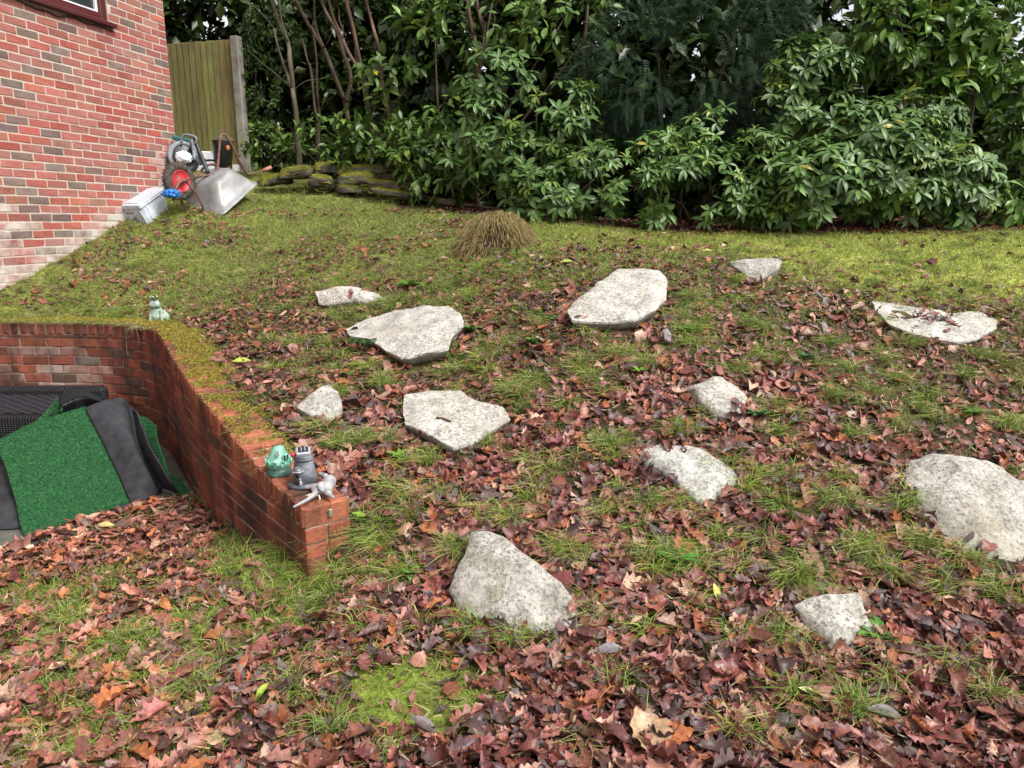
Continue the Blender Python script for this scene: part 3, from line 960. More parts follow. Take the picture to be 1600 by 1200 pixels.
# ================================================================== DRY STONE WALL with moss
m_flat = m_noise('mossy flat stone', [(.03, .027, .02), (.07, .062, .046), (.12, .11, .085)], 12, .9, .15, bscale=50, bmp=.7)
m_moss = m_noise('cushion moss', [(.06, .065, .012), (.13, .125, .02), (.20, .185, .03)], 40, .95, .08, bscale=160, bmp=.9, dist=.012)
sw0 = at_y(520, 300, 8.75)
swall = thing('dry_stone_wall', 'low dry stone wall of flat mossy stones under the hedge', 'wall', (sw0.x, sw0.y, sw0.z - .1))
def slab_stone(cpx, cpy, wpx, hpx, Y, moss=0.5, rot=0):
    c = at_y(cpx, cpy, Y)
    k = Y / FPX * 1.0
    w, h, d = wpx * k, hpx * k, random.uniform(.2, .34)
    bm = bmesh.new()
    M = Matrix.Translation(c + Vector((0, d * .4, 0))) @ Matrix.Rotation(R(rot), 4, 'Y') @ Matrix.Rotation(R(random.uniform(-9, 9)), 4, 'Z')
    bmesh.ops.create_cube(bm, size=1, matrix=Matrix.Diagonal((w, d, h, 1)))
    bmesh.ops.subdivide_edges(bm, edges=list(bm.edges), cuts=5, use_grid_fill=True)
    sd = Vector((cpx, cpy, 0))
    for v_ in bm.verts:
        q = Vector((v_.co.x / w, v_.co.y / d, v_.co.z / h)) * 2
        rr = max((abs(q.x) ** 6 + abs(q.y) ** 6 + abs(q.z) ** 6) ** (1 / 6), .4)
        v_.co = v_.co * (1 / rr) ** .3
        v_.co += Vector((mnoise.noise(v_.co * 7 + sd), mnoise.noise(v_.co * 7 + sd * 2), mnoise.noise(v_.co * 8 + sd * 3) * .35)) * .05
        v_.co += Vector((mnoise.noise(v_.co * 21 + sd), mnoise.noise(v_.co * 21 + sd * 2), mnoise.noise(v_.co * 23 + sd * 3) * .7)) * .022
    bmesh.ops.transform(bm, matrix=M, verts=bm.verts)
    st = obj('stone', bm_mesh(bm, 'stone', True), m_flat, swall)
    if moss > 0:
        bm = bmesh.new()
        bmesh.ops.create_grid(bm, x_segments=14, y_segments=7, size=.5, matrix=Matrix.Diagonal((w * .97, d * 1.02, 1, 1)))
        for v_ in bm.verts:
            e = max(abs(v_.co.x) / (w * .49), abs(v_.co.y) / (d * .51))
            v_.co.z = h * .46 + moss * .045 * (1 - e ** 4) + mnoise.noise(v_.co * 22 + sd) * .012 - (.045 if e > .98 else 0)
            v_.co.y *= 1 + .05 * mnoise.noise(v_.co * 9 + sd)
        bmesh.ops.transform(bm, matrix=M, verts=bm.verts)
        obj('moss', bm_mesh(bm, 'moss', True), m_moss, st)
for a in [(565, 267, 84, 8, 8.85, 1.1, -2), (622, 266, 36, 8, 8.9, .9, 5), (507, 265, 30, 13, 8.85, 1.3, -6), (556, 281, 58, 11, 8.72, 1.2, -4), (622, 278, 58, 7, 8.78, 0, 3),
          (462, 272, 54, 11, 8.85, 1.4, -7), (596, 290, 62, 8, 8.64, 1.0, 5), (643, 293, 34, 8, 8.66, .4, 9), (500, 285, 36, 13, 8.76, 1.2, 7),
          (545, 297, 38, 8, 8.66, .8, 6), (612, 303, 74, 7, 8.52, .7, 8), (425, 284, 44, 9, 8.9, 1.4, -8), (660, 309, 26, 7, 8.5, 0, 12)]:
    slab_stone(*a)

# ================================================================== WHEELBARROW, upside down on the slope
Cn = on_ground(347, 338) + Vector((0, 0, .015))
Yc = Cn.y
u = Vector((.40, .84, 0)).normalized(); u = (u * .84 + Vector((0, 0, .54))).normalized()
w_ = Vector((-u.y, u.x, 0)).normalized()
n_ = u.cross(w_).normalized()
if n_.z < 0: n_ = -n_
def WB(a, bq, c): return Cn + u * (a * .74 if a > 0 else a) + w_ * bq + n_ * c
barrow = thing('wheelbarrow', 'upturned galvanised wheelbarrow with red wheel hub and rusty tube frame', 'wheelbarrow', tuple(Cn))
m_galv = m_noise('worn galvanised steel', [(.17, .165, .15), (.25, .25, .25), (.33, .335, .35)], 6, .45, .45, .25, bscale=30, bmp=.15)
m_rust = m_noise('rusty tube', [(.085, .045, .03), (.16, .085, .06), (.24, .15, .12)], 25, .65, .3, .2, bscale=90, bmp=.4)
m_tyre = m_noise('muddy tyre rubber', [(.03, .027, .024), (.075, .06, .05), (.16, .13, .11)], 22, .85, .2, bscale=60, bmp=.5)
m_red = m_noise('red wheel hub', [(.16, .06, .05), (.50, .035, .05), (.58, .06, .075)], 9, .45, .45, bmp=.1)
m_grip = m_plain('faded red grip', (.50, .20, .15), .7)
bm = bmesh.new()
def tray_ring(s, n, k=6, r=.08):
    a0, a1, b0, b1 = s
    out = []
    for (ca, cb, st) in ((a0 + r, b0 + r, 180), (a1 - r, b0 + r, 270), (a1 - r, b1 - r, 0), (a0 + r, b1 - r, 90)):
        for i in range(k + 1):
            an = R(st + 90 * i / k)
            out.append((ca + math.cos(an) * r, cb + math.sin(an) * r, n))
    return out
lv = [((-.02, .90, -.02, .64), -.006, .09), ((-.02, .90, -.02, .64), .012, .09), ((0, .88, 0, .62), .013, .09), ((.10, .84, .04, .58), .10, .10), ((.22, .79, .09, .53), .20, .11), ((.27, .76, .12, .50), .245, .11), ((.32, .72, .16, .46), .262, .1), ((.44, .6, .25, .37), .266, .05)]
rs = [[bm.verts.new(WB(*p)) for p in tray_ring(s, n, 6, r)] for s, n, r in lv]
for i in range(len(rs) - 1):
    for k in range(len(rs[0])):
        bm.faces.new((rs[i][k], rs[i][(k + 1) % len(rs[0])], rs[i + 1][(k + 1) % len(rs[0])], rs[i + 1][k]))
bm.faces.new(rs[-1])
obj('tray', bm_mesh(bm, 'tray', True), m_galv, barrow)
for sd in (.15, .47):
    cen = .31 + (sd - .31) * .25
    bm = bmesh.new()
    o_ = .06 if sd < .3 else -.06
    pts = [WB(1.1, sd, .12), WB(.95, sd, .14), WB(.86, sd, .25), WB(.7, sd, .30), WB(.45, sd, .285), WB(.30, sd, .30), WB(.06, cen + (sd - cen) * .4, .40), WB(-.02, cen, .42), WB(-.16, cen + (cen - .31) * .5, .40)] if sd > .3 else [at_y(*q[:2], Yc + q[2]) for q in ((424, 262, .95), (412, 266, .9), (398, 271, .85), (385, 270, .8), (373, 250, .7), (363, 228, .62), (355, 214, .57), (348, 210, .53), (344, 216, .48), (342, 240, .42), (339, 268, .36), (334, 275, .31), (320, 274, .24))] + [WB(-.02, cen, .42), WB(-.16, cen + (cen - .31) * .5, .40), WB(-.26, cen + (cen - .31) * .8, .34)]
    add_tube(bm, catmull(pts, 4), .0145, 8)
    fr = obj('frame_tube', bm_mesh(bm, 'frame_tube', True), m_rust, barrow)
    if sd > .3: continue
    bm = bmesh.new()
    add_tube(bm, [at_y(412, 266, Yc + .9), at_y(418, 264, Yc + .925), at_y(424, 261, Yc + .95)], [.020, .023, .02], 10)
    obj('grip', bm_mesh(bm, 'grip', True), m_grip, fr)
bm = bmesh.new()
pts = [WB(-.02, .215, .42), WB(-.02, .17, .28), WB(-.035, .17, .12), WB(-.05, .22, .07), WB(-.05, .37, .07), WB(-.04, .44, .12), WB(-.02, .43, .28), WB(-.02, .405, .42)]
add_tube(bm, catmull(pts, 4), .012, 8)
obj('nose_hoop', bm_mesh(bm, 'nose_hoop', True), m_rust, barrow)
bm = bmesh.new()
add_tube(bm, [WB(-.02, .19, .42), WB(-.02, .43, .42)], .010, 8)
obj('axle', bm_mesh(bm, 'axle', True), m_rust, barrow)
wc = WB(-.02, .31, .42)
bm = bmesh.new()
pr = []
for k in range(17):
    an = math.pi * (-1.0 + 2.0 * k / 16)
    pr.append((.150 + .045 * math.cos(an), .045 * math.sin(an)))
add_lathe(bm, pr, wc, w_, 40)
for f in [f for f in bm.faces if len(f.verts) > 4]: bm.faces.remove(f)
wheel = obj('wheel', bm_mesh(bm, 'wheel', True), m_tyre, barrow)
bm = bmesh.new()
for k in range(30):
    an = k * 2 * math.pi / 30
    q = Vector((0, 0, 1)).rotation_difference(w_).to_matrix()
    for sgn in (-1, 1):
        rot = q @ Matrix.Rotation(an + sgn * .05, 3, 'Z')
        c = wc + rot @ Vector((.192, 0, sgn * .018))
        add_box(bm, c, (.006, .014, .028), rot)
obj('tread', bm_mesh(bm, 'tread'), m_tyre, wheel)
bm = bmesh.new()
add_lathe(bm, [(.0, .03), (.03, .032), (.04, .022), (.07, .012), (.095, .022), (.112, .036), (.116, .036), (.116, -.036), (.112, -.036), (.095, -.022), (.07, -.012), (.04, -.022), (.03, -.032), (0, -.03)], wc, w_, 32)
obj('hub', bm_mesh(bm, 'hub', True), m_red, wheel)

# ================================================================== STORAGE TUB, BAG and odds and ends by the house
YT = on_ground(234, 349).y - .02
tb = at_y(232, 346, YT + .2)
tz = gz(tb.x, tb.y)
tub = thing('storage_tub', 'translucent white plastic storage tub with lid tipped against the house', 'tub', (tb.x, tb.y, tz))
m_tub, nt, b = mk('frosted plastic', .3, .45)
b.inputs['Subsurface Weight'].default_value = .3; b.inputs['Subsurface Radius'].default_value = (.05, .05, .05)
f = tnoise(nt, pos(nt), 12, 4)
nt.links.new(ramp(nt, f, [(.3, (.42, .45, .50)), (.6, (.56, .60, .66))]), b.inputs['Base Color'])
# the eight corners: left, near, right and back, at the rim and at the foot
_Lr, _Nr, _Rr = at_y(182, 322, YT + .05), at_y(217, 322, YT - .06), at_y(255, 295, YT + .36)
_Lf, _Nf, _Rf = at_y(203, 351, YT + .07), at_y(234, 351, YT), at_y(264, 330, YT + .36)
_Br, _Bf = _Lr + _Rr - _Nr, _Lf + _Rf - _Nf
def T_(p):
    """x: left to near edge, y: near to back, z: foot to rim, each 0..1"""
    x, y, z = p
    r0 = _Lr * ((1 - x) * (1 - y)) + _Nr * (x * (1 - y)) + _Rr * (x * y) + _Br * ((1 - x) * y)
    f0 = _Lf * ((1 - x) * (1 - y)) + _Nf * (x * (1 - y)) + _Rf * (x * y) + _Bf * ((1 - x) * y)
    return f0.lerp(r0, z)
def tbox(name, parent, a, b_, mat, bev=.004):
    bm = bmesh.new()
    vs = [bm.verts.new(T_((x, y, z))) for z in (a[2], b_[2]) for y in (a[1], b_[1]) for x in (a[0], b_[0])]
    for q in ((0, 2, 3, 1), (4, 5, 7, 6), (0, 1, 5, 4), (2, 6, 7, 3), (0, 4, 6, 2), (1, 3, 7, 5)): bm.faces.new([vs[i] for i in q])
    if bev: bmesh.ops.bevel(bm, geom=list(bm.edges), offset=bev, segments=2, affect='EDGES')
    return obj(name, bm_mesh(bm, name), mat, parent)
body = tbox('body', tub, (0, 0, 0), (1, 1, .88), m_tub, .010)
tbox('rim', tub, (-.05, -.03, .86), (1.05, 1.03, .95), m_tub, .005)
tbox('lid', tub, (-.04, -.02, .955), (1.04, 1.02, 1.04), m_tub, .006)
tbox('lid_panel', tub, (.1, .08, 1.03), (.9, .92, 1.07), m_tub, .004)
for x in (.08, .62, .88): tbox('rib', body, (x, -.025, .03), (x + .07, .01, .84), m_tub, .002)
for y in (.06, .18, .80): tbox('rib', body, (.99, y, .03), (1.03, y + .04, .84), m_tub, .002)
m_print = m_plain('grey print', (.20, .20, .25), .5)
tbox('printed_mark', body, (.2, -.018, .60), (.58, .0, .66), m_print, 0)
tbox('printed_mark', body, (.44, -.018, .26), (.56, .0, .42), m_print, 0)

def crumple(name, px, py, Y, sx, sy, sz, mat, label, cat, seed=0, amp=.35):
    c = at_y(px, py, Y)
    bm = bmesh.new()
    bmesh.ops.create_icosphere(bm, subdivisions=4, radius=1)
    for v_ in bm.verts:
        q = v_.co * 1.7 + Vector((seed, seed * 2, 0))
        k = 1 + amp * (abs(mnoise.noise(q * 1.6)) * 2 - .6) + .12 * mnoise.noise(q * 5)
        v_.co = Vector((v_.co.x * sx * k, v_.co.y * sy * k, max(v_.co.z, -.65) * sz * k))
    o = obj(name, bm_mesh(bm, name, True), mat); o.location = c
    return tag(o, label, cat)
m_blue = m_plain('blue polythene', (.02, .17, .55), .3, .5)
crumple('plastic_bag', 267, 303, 7.75, .085, .07, .05, m_blue, 'crumpled bright blue plastic bag behind the storage tub', 'bag', 3, .35)
m_pwhite = m_plain('white polythene', (.72, .76, .82), .35, .4)
crumple('plastic_bag', 287, 247, 8.30, .085, .07, .075, m_pwhite, 'crumpled white plastic bag above the wheelbarrow tyre', 'bag', 9, .2)

m_mgrey = m_plain('grey moulded plastic', (.17, .19, .21), .4, .45)
m_mdark = m_plain('dark plastic', (.03, .03, .033), .4, .45)
m_teal = m_plain('teal plastic', (.02, .12, .12), .4, .45)
gmb = at_y(293, 285, 8.55)
gmach = thing('garden_machine', 'grey and teal garden machine with folded handle at the house corner', 'machine', tuple(gmb))
def Gp(px, py, Y=8.5): return at_y(px, py, Y)
bm = bmesh.new()
add_tube(bm, catmull([Gp(283, 224), Gp(287, 211), Gp(305, 214), Gp(306, 222), Gp(301, 225)], 5), .014, 8)
add_tube(bm, catmull([Gp(299, 218, 8.45), Gp(302, 232, 8.45), Gp(304, 250, 8.4)], 5), .017, 8)
obj('handle', bm_mesh(bm, 'handle', True), m_mgrey, gmach)
bm = bmesh.new()
add_tube(bm, catmull([Gp(304, 216, 8.55), Gp(311, 235, 8.5), Gp(318, 252, 8.45), Gp(325, 270, 8.4)], 5), [.022] * 16, 8)
obj('strut', bm_mesh(bm, 'strut', True), m_mdark, gmach)
c0 = Gp(287, 246, 8.6)
bm = bmesh.new()
add_lathe(bm, [(.0, .10), (.08, .10), (.09, .07), (.13, .06), (.155, .075), (.17, .06), (.17, -.08), (0, -.09)], c0, (.45, -.85, .25), 28)
obj('drum', bm_mesh(bm, 'drum', True), m_mgrey, gmach)
bm = bmesh.new()
add_lathe(bm, [(.0, .115), (.10, .112), (.115, .105), (.115, .07), (0, .07)], c0, (.45, -.85, .25), 24)
obj('drum_face', bm_mesh(bm, 'drum_face', True), m_mdark, gmach)
bm = bmesh.new()
add_box(bm, Gp(284, 218, 8.62), (.20, .06, .05), Matrix.Rotation(R(12), 3, 'Y'), .012)
obj('teal_band', bm_mesh(bm, 'teal_band'), m_teal, gmach)
bm = bmesh.new()
add_box(bm, Gp(307, 240, 8.52), (.05, .08, .26), Matrix.Rotation(R(-20), 3, 'Y'), .015)
add_box(bm, Gp(305, 238, 8.44), (.012, .02, .10), Matrix.Rotation(R(-14), 3, 'Y'), .004)
obj('side_panel', bm_mesh(bm, 'side_panel'), m_mgrey, gmach)

wb_ = at_y(324, 252, 9.0)
crate = thing('white_crate', 'white plastic crate with a dark seam behind the wheelbarrow', 'crate', (wb_.x, wb_.y, wb_.z - .12))
bm = bmesh.new(); add_box(bm, wb_ + Vector((0, 0, .055)), (.23, .2, .10), None, .012); add_box(bm, wb_ + Vector((0, 0, -.065)), (.23, .2, .12), None, .012)
obj('body', bm_mesh(bm, 'body'), m_white, crate)
bm = bmesh.new(); add_box(bm, wb_ + Vector((0, 0, .0)), (.225, .195, .016), None)
obj('seam', bm_mesh(bm, 'seam'), m_mdark, crate)
bb_ = at_y(349, 240, 8.95)
bkt = thing('black_bucket', 'black bucket with an orange spot standing behind the wheelbarrow frame', 'bucket', (bb_.x, bb_.y, bb_.z - .17))
bm = bmesh.new()
add_lathe(bm, [(.0, -.16), (.085, -.165), (.115, .13), (.122, .14), (.118, .145), (.108, .135), (.085, -.14), (0, -.14)], bb_, (.02, .0, 1), 26)
obj('body', bm_mesh(bm, 'body', True), m_mdark, bkt)
bm = bmesh.new()
q = at_y(356, 231, 8.84)
bmesh.ops.create_uvsphere(bm, u_segments=12, v_segments=8, radius=.022, matrix=Matrix.Translation(q) @ Matrix.Diagonal((1, .5, 1.3, 1)))
obj('orange_spot', bm_mesh(bm, 'orange_spot', True), m_plain('orange plastic', (.62, .20, .06), .5), bkt)
bm = bmesh.new()
pts = [bb_ + Vector((.12 * math.cos(R(a)), 0.0, .14 + .05 * math.sin(R(a)))) for a in range(0, 181, 15)]
add_tube(bm, pts, .004, 6)
obj('handle', bm_mesh(bm, 'handle', True), m_mgrey, bkt)
# ================================================================== ARTIFICIAL TURF heap and rattan seat in the yard
def patch(ctrl_rows, nu=10, nv=10, wob=.006, freq=6.0, seed=0.0):
    """smooth sheet through rows of (px, py, height)"""
    rows = [[on_z(p[0], p[1], p[2] + SLABZ - .03) for p in r] for r in ctrl_rows]
    R1 = [catmull(r, nu) for r in rows]
    cols = list(zip(*R1))
    G = [catmull(c, nv) for c in cols]            # G[u][v]
    V = []
    for c in G:
        for p in c:
            q = p * freq + Vector((seed, seed, seed))
            V.append(p + Vector((mnoise.noise(q), mnoise.noise(q + Vector((7, 3, 1))), mnoise.noise(q + Vector((1, 9, 4))) * .6)) * wob)
    n, m = len(G), len(G[0])
    F = [(i * m + j, i * m + j + 1, (i + 1) * m + j + 1, (i + 1) * m + j) for i in range(n - 1) for j in range(m - 1)]
    return V, F, n, m
def sheet(name, rows, mat, parent, thick=.007, back=None, **kw):
    V, F, n, m = patch(rows, **kw)
    bm = bmesh.new()
    vs = [bm.verts.new(v) for v in V]
    for f in F: bm.faces.new([vs[i] for i in f])
    bm.normal_update()
    # normals towards the camera side
    s = sum((f.normal.dot(f.calc_center_median() - Vector((0, 0, EYE))) for f in bm.faces))
    if s > 0: bmesh.ops.reverse_faces(bm, faces=bm.faces)
    bm.normal_update()
    nr = [v.normal.copy() for v in vs]
    vb = [bm.verts.new(v.co - k * thick) for v, k in zip(vs, nr)]
    for f in F:
        bm.faces.new([vb[i] for i in f])
    rim = [i * m for i in range(n)] + [(n - 1) * m + j for j in range(1, m)] + [i * m + m - 1 for i in range(n - 2, -1, -1)] + [j for j in range(m - 2, 0, -1)]
    for a, b_ in zip(rim, rim[1:] + rim[:1]): bm.faces.new((vs[a], vs[b_], vb[b_], vb[a]))
    me = bm_mesh(bm, name, True)
    o = obj(name, me, mat, parent)
    return o, np.array([tuple(v) for v in V]), np.array(F), np.array([tuple(k) for k in nr])
m_tgreen = m_noise('green pile base', [(.016, .08, .026), (.027, .115, .04), (.04, .15, .058)], 60, .8, .2, bscale=300, bmp=.4)
m_tblack = m_noise('grey felt backing', [(.024, .024, .027), (.038, .038, .043), (.052, .053, .058)], 14, .92, .12, bscale=400, bmp=.35)
turf_t = thing('artificial_turf', 'bright green artificial turf sheet with grey backing draped over seating in the yard', 'artificial turf', tuple(on_z(120, 810, SLABZ)))
SHEETS = []
A = sheet('green_panel', [[(-6, 690, .43), (45, 664, .49), (92, 648, .53), (135, 636, .55)],
                          [(12, 740, .29), (58, 716, .32), (110, 700, .34), (160, 690, .355)],
                          [(27, 792, .14), (78, 771, .16), (136, 755, .165), (184, 741, .175)],
                          [(41, 840, .04), (92, 822, .04), (150, 803, .04), (206, 786, .04)]], m_tgreen, turf_t, wob=.012, freq=4)
SHEETS.append(A)
sheet('backing_fold', [[(135, 637, .553), (163, 626, .585), (190, 622, .575), (203, 634, .50), (213, 644, .49)],
                       [(160, 691, .357), (188, 684, .385), (207, 682, .38), (216, 694, .30), (237, 703, .33)],
                       [(184, 742, .177), (208, 738, .20), (228, 736, .205), (238, 738, .15), (262, 746, .2)],
                       [(206, 788, .043), (228, 781, .06), (250, 770, .05), (256, 764, .05), (282, 772, .05)]], m_tblack, turf_t, wob=.010, freq=5, seed=3)
sheet('backing_arch', [[(92, 616, .62), (118, 606, .66), (150, 618, .61), (172, 630, .56)],
                       [(93, 632, .58), (122, 620, .61), (152, 626, .58), (176, 632, .54)]], m_plain('black edge', (.016, .016, .018), .85, .1), turf_t, wob=.004, seed=5)
sheet('backing_inner', [[(93, 640, .53), (128, 622, .57), (160, 623, .575), (175, 627, .57)],
                        [(100, 662, .40), (132, 650, .42), (155, 650, .42), (170, 655, .40)]], m_tblack, turf_t, wob=.006, seed=8)
B = sheet('green_corner', [[(205, 650, .44), (225, 652, .43), (244, 664, .41)],
                           [(214, 680, .34), (232, 684, .335), (247, 694, .32)],
                           [(238, 728, .19), (252, 735, .18), (264, 745, .17)]], m_tgreen, turf_t, wob=.008, seed=9)
SHEETS.append(B)
C_ = sheet('green_strip', [[(90, 622, .6), (96, 627, .58), (96, 642, .535)],
                           [(74, 640, .53), (82, 644, .51), (90, 652, .48)],
                           [(50, 664, .45), (66, 664, .44), (82, 666, .43)]], m_tgreen, turf_t, wob=.005, seed=11)
SHEETS.append(C_)
D_ = sheet('green_tail', [[(264, 740, .14), (278, 748, .12), (287, 757, .1)],
                          [(276, 765, .07), (287, 766, .06), (293, 768, .055)],
                          [(282, 778, .045), (292, 778, .045), (298, 777, .045)]], m_tgreen, turf_t, wob=.004, seed=13)
SHEETS.append(D_)
sheet('backing_flap', [[(190, 788, .055), (222, 780, .06), (246, 774, .05)],
                       [(150, 812, .036), (195, 803, .037), (225, 793, .037)]], m_tblack, turf_t, wob=.003, seed=15)
# rattan seat under it
seat_o = thing('rattan_seat', 'black woven rattan garden seat half hidden under the green turf', 'seat', (-3.55, 5.05, SLABZ))
m_rat, nt, b = mk('black rattan weave', .5, .4)
v = pos(nt, (1, 1, 1))
w1 = nd(nt, 'ShaderNodeTexWave', Vector=v, Scale=22.0, Distortion=1.5, Detail=1.0); w1.bands_direction = 'Z'
w2 = nd(nt, 'ShaderNodeTexWave', Vector=v, Scale=16.0, Distortion=1.0, Detail=1.0); w2.bands_direction = 'X'
ww = math_n(nt, 'MULTIPLY', w1.outputs['Fac'], w2.outputs['Fac'])
nt.links.new(ramp(nt, ww, [(.1, (.008, .009, .011)), (.7, (.035, .038, .046))]), b.inputs['Base Color'])
bump(nt, b, ww, 1.0, .015)
bm = bmesh.new(); add_box(bm, (-3.55, 5.05, .065), (1.1, .60, .47), None, .03)
obj('base', bm_mesh(bm, 'base'), m_rat, seat_o)
# woven strands over the top and front, each course a real ridge
bm = bmesh.new()
for r in range(16):
    y = 4.78 + r * .034
    pts = [(-4.05 + .045 * k, y, .302 + .008 * (1 if (k + r) % 2 else -1)) for k in range(22)]
    add_tube(bm, pts, .011, 5)
o = obj('weave', bm_mesh(bm, 'weave', True), m_plain('black rattan cane', (.022, .024, .03), .45, .4), seat_o); tag(o, kind='stuff')
bm = bmesh.new(); add_box(bm, (-3.55, 5.31, .22), (1.1, .09, .30), None, .03)
obj('backrest', bm_mesh(bm, 'backrest'), m_rat, seat_o)
sheet('dark_cloth', [[(-60, 700, .36), (-20, 695, .38), (8, 700, .37), (30, 715, .34)],
                     [(-60, 760, .2), (-20, 755, .2), (14, 757, .2), (45, 760, .19)],
                     [(-60, 832, .04), (-20, 828, .04), (25, 826, .04), (60, 815, .04)]], m_tblack, seat_o, wob=.012, seed=21)

# ================================================================== ORNAMENTS on the coping
m_dome = m_noise('pale green glaze', [(.08, .26, .17), (.18, .44, .32), (.34, .60, .47)], 22, .35, .5, bscale=60, bmp=.5, dist=.01)
m_dbase = m_noise('dark green glaze', [(.02, .055, .045), (.05, .11, .09), (.09, .17, .13)], 40, .4, .45, bscale=80, bmp=.5)
m_pew = m_noise('brushed pewter paint', [(.045, .05, .058), (.11, .12, .135), (.26, .28, .31)], 16, .4, .5, .25, bscale=60, bmp=.3)
m_pewl = m_noise('light pewter', [(.3, .31, .33), (.48, .49, .51)], 40, .35, .5, .2, bmp=.2)
m_sol = m_plain('solar cell', (.02, .022, .03), .2, .6)
m_eleph = m_noise('grey resin', [(.20, .19, .195), (.32, .31, .32), (.40, .39, .40)], 30, .6, .3, bscale=90, bmp=.3, dist=.004)
m_eye = m_plain('black eye', (.01, .01, .01), .2, .6)
ZC = .378
def ctop(px, py, z=ZC): return on_z(px, py, z)
# pale green house
g0 = ctop(437, 741, .385)
fh = thing('fairy_house', 'pale green cabbage shaped fairy house ornament with a tiny four pane window', 'ornament', tuple(g0))
rt = Vector((.87, .5, 0)).normalized()
ph = []
for k in range(9):
    an = k * 2 * math.pi / 9
    ph.append((g0 + Vector((math.cos(an) * .026, math.sin(an) * .026, .058)), g0 + Vector((math.cos(an) * .012, math.sin(an) * .012, .105)), .034, .026))
ph.append((g0 + Vector((0, 0, .06)), g0 + Vector((0, 0, .112)), .045, .032))
ph.append((g0 + Vector((-.012, 0, .11)), g0 + Vector((.012, 0, .122)), .024, .022))
obj('dome', blob_mesh('dome', ph, .0045, 3), m_dome, fh)
bm = bmesh.new()
for k in range(10):                      # curled outer leaves
    an = k * 2 * math.pi / 10 + .3
    pts = [g0 + Vector((math.cos(an + t * .5 - .25) * (.055 + .004 * math.sin(t * 3.1)), math.sin(an + t * .5 - .25) * (.055 + .004 * math.sin(t * 3.1)), .052 + .03 * math.sin(t * math.pi))) for t in [i / 7 for i in range(8)]]
    add_tube(bm, pts, .005, 6)
obj('leaf_relief', bm_mesh(bm, 'leaf_relief', True), m_dome, fh)
bm = bmesh.new()
add_lathe(bm, [(.0, 0), (.058, 0), (.060, .012), (.052, .03), (.045, .04), (0, .045)], g0, (0, 0, 1), 22)
for v_ in bm.verts: v_.co += Vector((mnoise.noise(v_.co * 60), mnoise.noise(v_.co * 60 + Vector((5, 5, 5))), 0)) * .005
obj('base', bm_mesh(bm, 'base', True), m_dbase, fh)
tocam = (Vector((0, 0, EYE)) - g0); tocam.z = 0; tocam.normalize()
side = Vector((-tocam.y, tocam.x, 0))
def facing(c0, r, a, z):
    """frame on a round body: angle a (deg) to the right of the camera direction"""
    d = (tocam * math.cos(R(a)) + side * math.sin(R(a)))
    return c0 + d * r + Vector((0, 0, z)), Matrix(((-d.y, d.x, 0), (d.x, d.y, 0), (0, 0, 1))).transposed().to_4x4().to_3x3() if False else Matrix((( -d.y, d.x, 0), (d.x, d.y, 0), (0, 0, 1))).transposed()
def fbox(bm, c0, r, a, z, w, h, dep=.008, bev=.001):
    d = (tocam * math.cos(R(a)) + side * math.sin(R(a)))
    s_ = Vector((-d.y, d.x, 0))
    rot = Matrix(((s_.x, d.x, 0), (s_.y, d.y, 0), (0, 0, 1)))
    add_box(bm, c0 + d * r + Vector((0, 0, z)), (w, dep, h), rot, bev)
bm = bmesh.new(); fbox(bm, g0, .056, 32, .098, .026, .028, .014, .004)
wn = obj('window', bm_mesh(bm, 'window'), m_dome, fh)
bm = bmesh.new()
for dx in (-6.5, 6.5):
    for dz in (-.0055, .0055): fbox(bm, g0, .0645, 32 + dx, .098 + dz, .008, .009, .004, .0005)
obj('pane', bm_mesh(bm, 'pane'), m_eye, wn)
bm = bmesh.new(); fbox(bm, g0, .052, -6, .120, .018, .024, .010, .001)
obj('panel', bm_mesh(bm, 'panel'), m_noise('grey slate', [(.2, .26, .25), (.3, .36, .34)], 50, .6), fh)
# pewter tower
t0 = ctop(477, 757, .372)
tw = thing('tower_ornament', 'dark pewter tower ornament with solar cell lid, red berry and tiny figure', 'ornament', tuple(t0))
bm = bmesh.new()
add_lathe(bm, [(0, .01), (.054, .01), (.055, .03), (.052, .06), (.047, .09), (.042, .115), (.0405, .122), (.045, .125), (.045, .131), (.041, .134), (.043, .137), (.042, .142), (0, .145)], t0, (0, 0, 1), 30)
obj('tower', bm_mesh(bm, 'tower', True), m_pew, tw)
bm = bmesh.new()
add_lathe(bm, [(.0, 0), (.062, 0), (.064, .010), (.05, .020), (0, .022)], t0 + tocam * .014 - side * .012, (0, 0, 1), 22, (1.05, .9))
for v_ in bm.verts: v_.co += Vector((mnoise.noise(v_.co * 70), mnoise.noise(v_.co * 70 + Vector((5, 5, 5))), mnoise.noise(v_.co * 50) * .5)) * .006
obj('base', bm_mesh(bm, 'base', True), m_pew, tw)
yaw = math.atan2(side.y, side.x)
lidr = Matrix.Rotation(yaw, 3, 'Z') @ Matrix.Rotation(R(22), 3, 'X')
bm = bmesh.new(); add_box(bm, t0 + Vector((0, 0, .158)), (.066, .052, .024), lidr, .005)
obj('lid', bm_mesh(bm, 'lid'), m_pewl, tw)
bm = bmesh.new(); add_box(bm, t0 + Vector((0, 0, .159)) + lidr @ Vector((0, 0, .0125)), (.046, .036, .003), lidr, .001)
cel = obj('solar_cell', bm_mesh(bm, 'solar_cell'), m_sol, tw)
bm = bmesh.new()
for k in (-1, 1): add_box(bm, t0 + Vector((0, 0, .159)) + lidr @ Vector((k * .008, 0, .0146)), (.003, .026, .0015), lidr)
obj('grid_line', bm_mesh(bm, 'grid_line'), m_pewl, cel)
bm = bmesh.new(); bmesh.ops.create_uvsphere(bm, u_segments=14, v_segments=10, radius=.012, matrix=Matrix.Translation(t0 - side * .046 + Vector((0, 0, .147))))
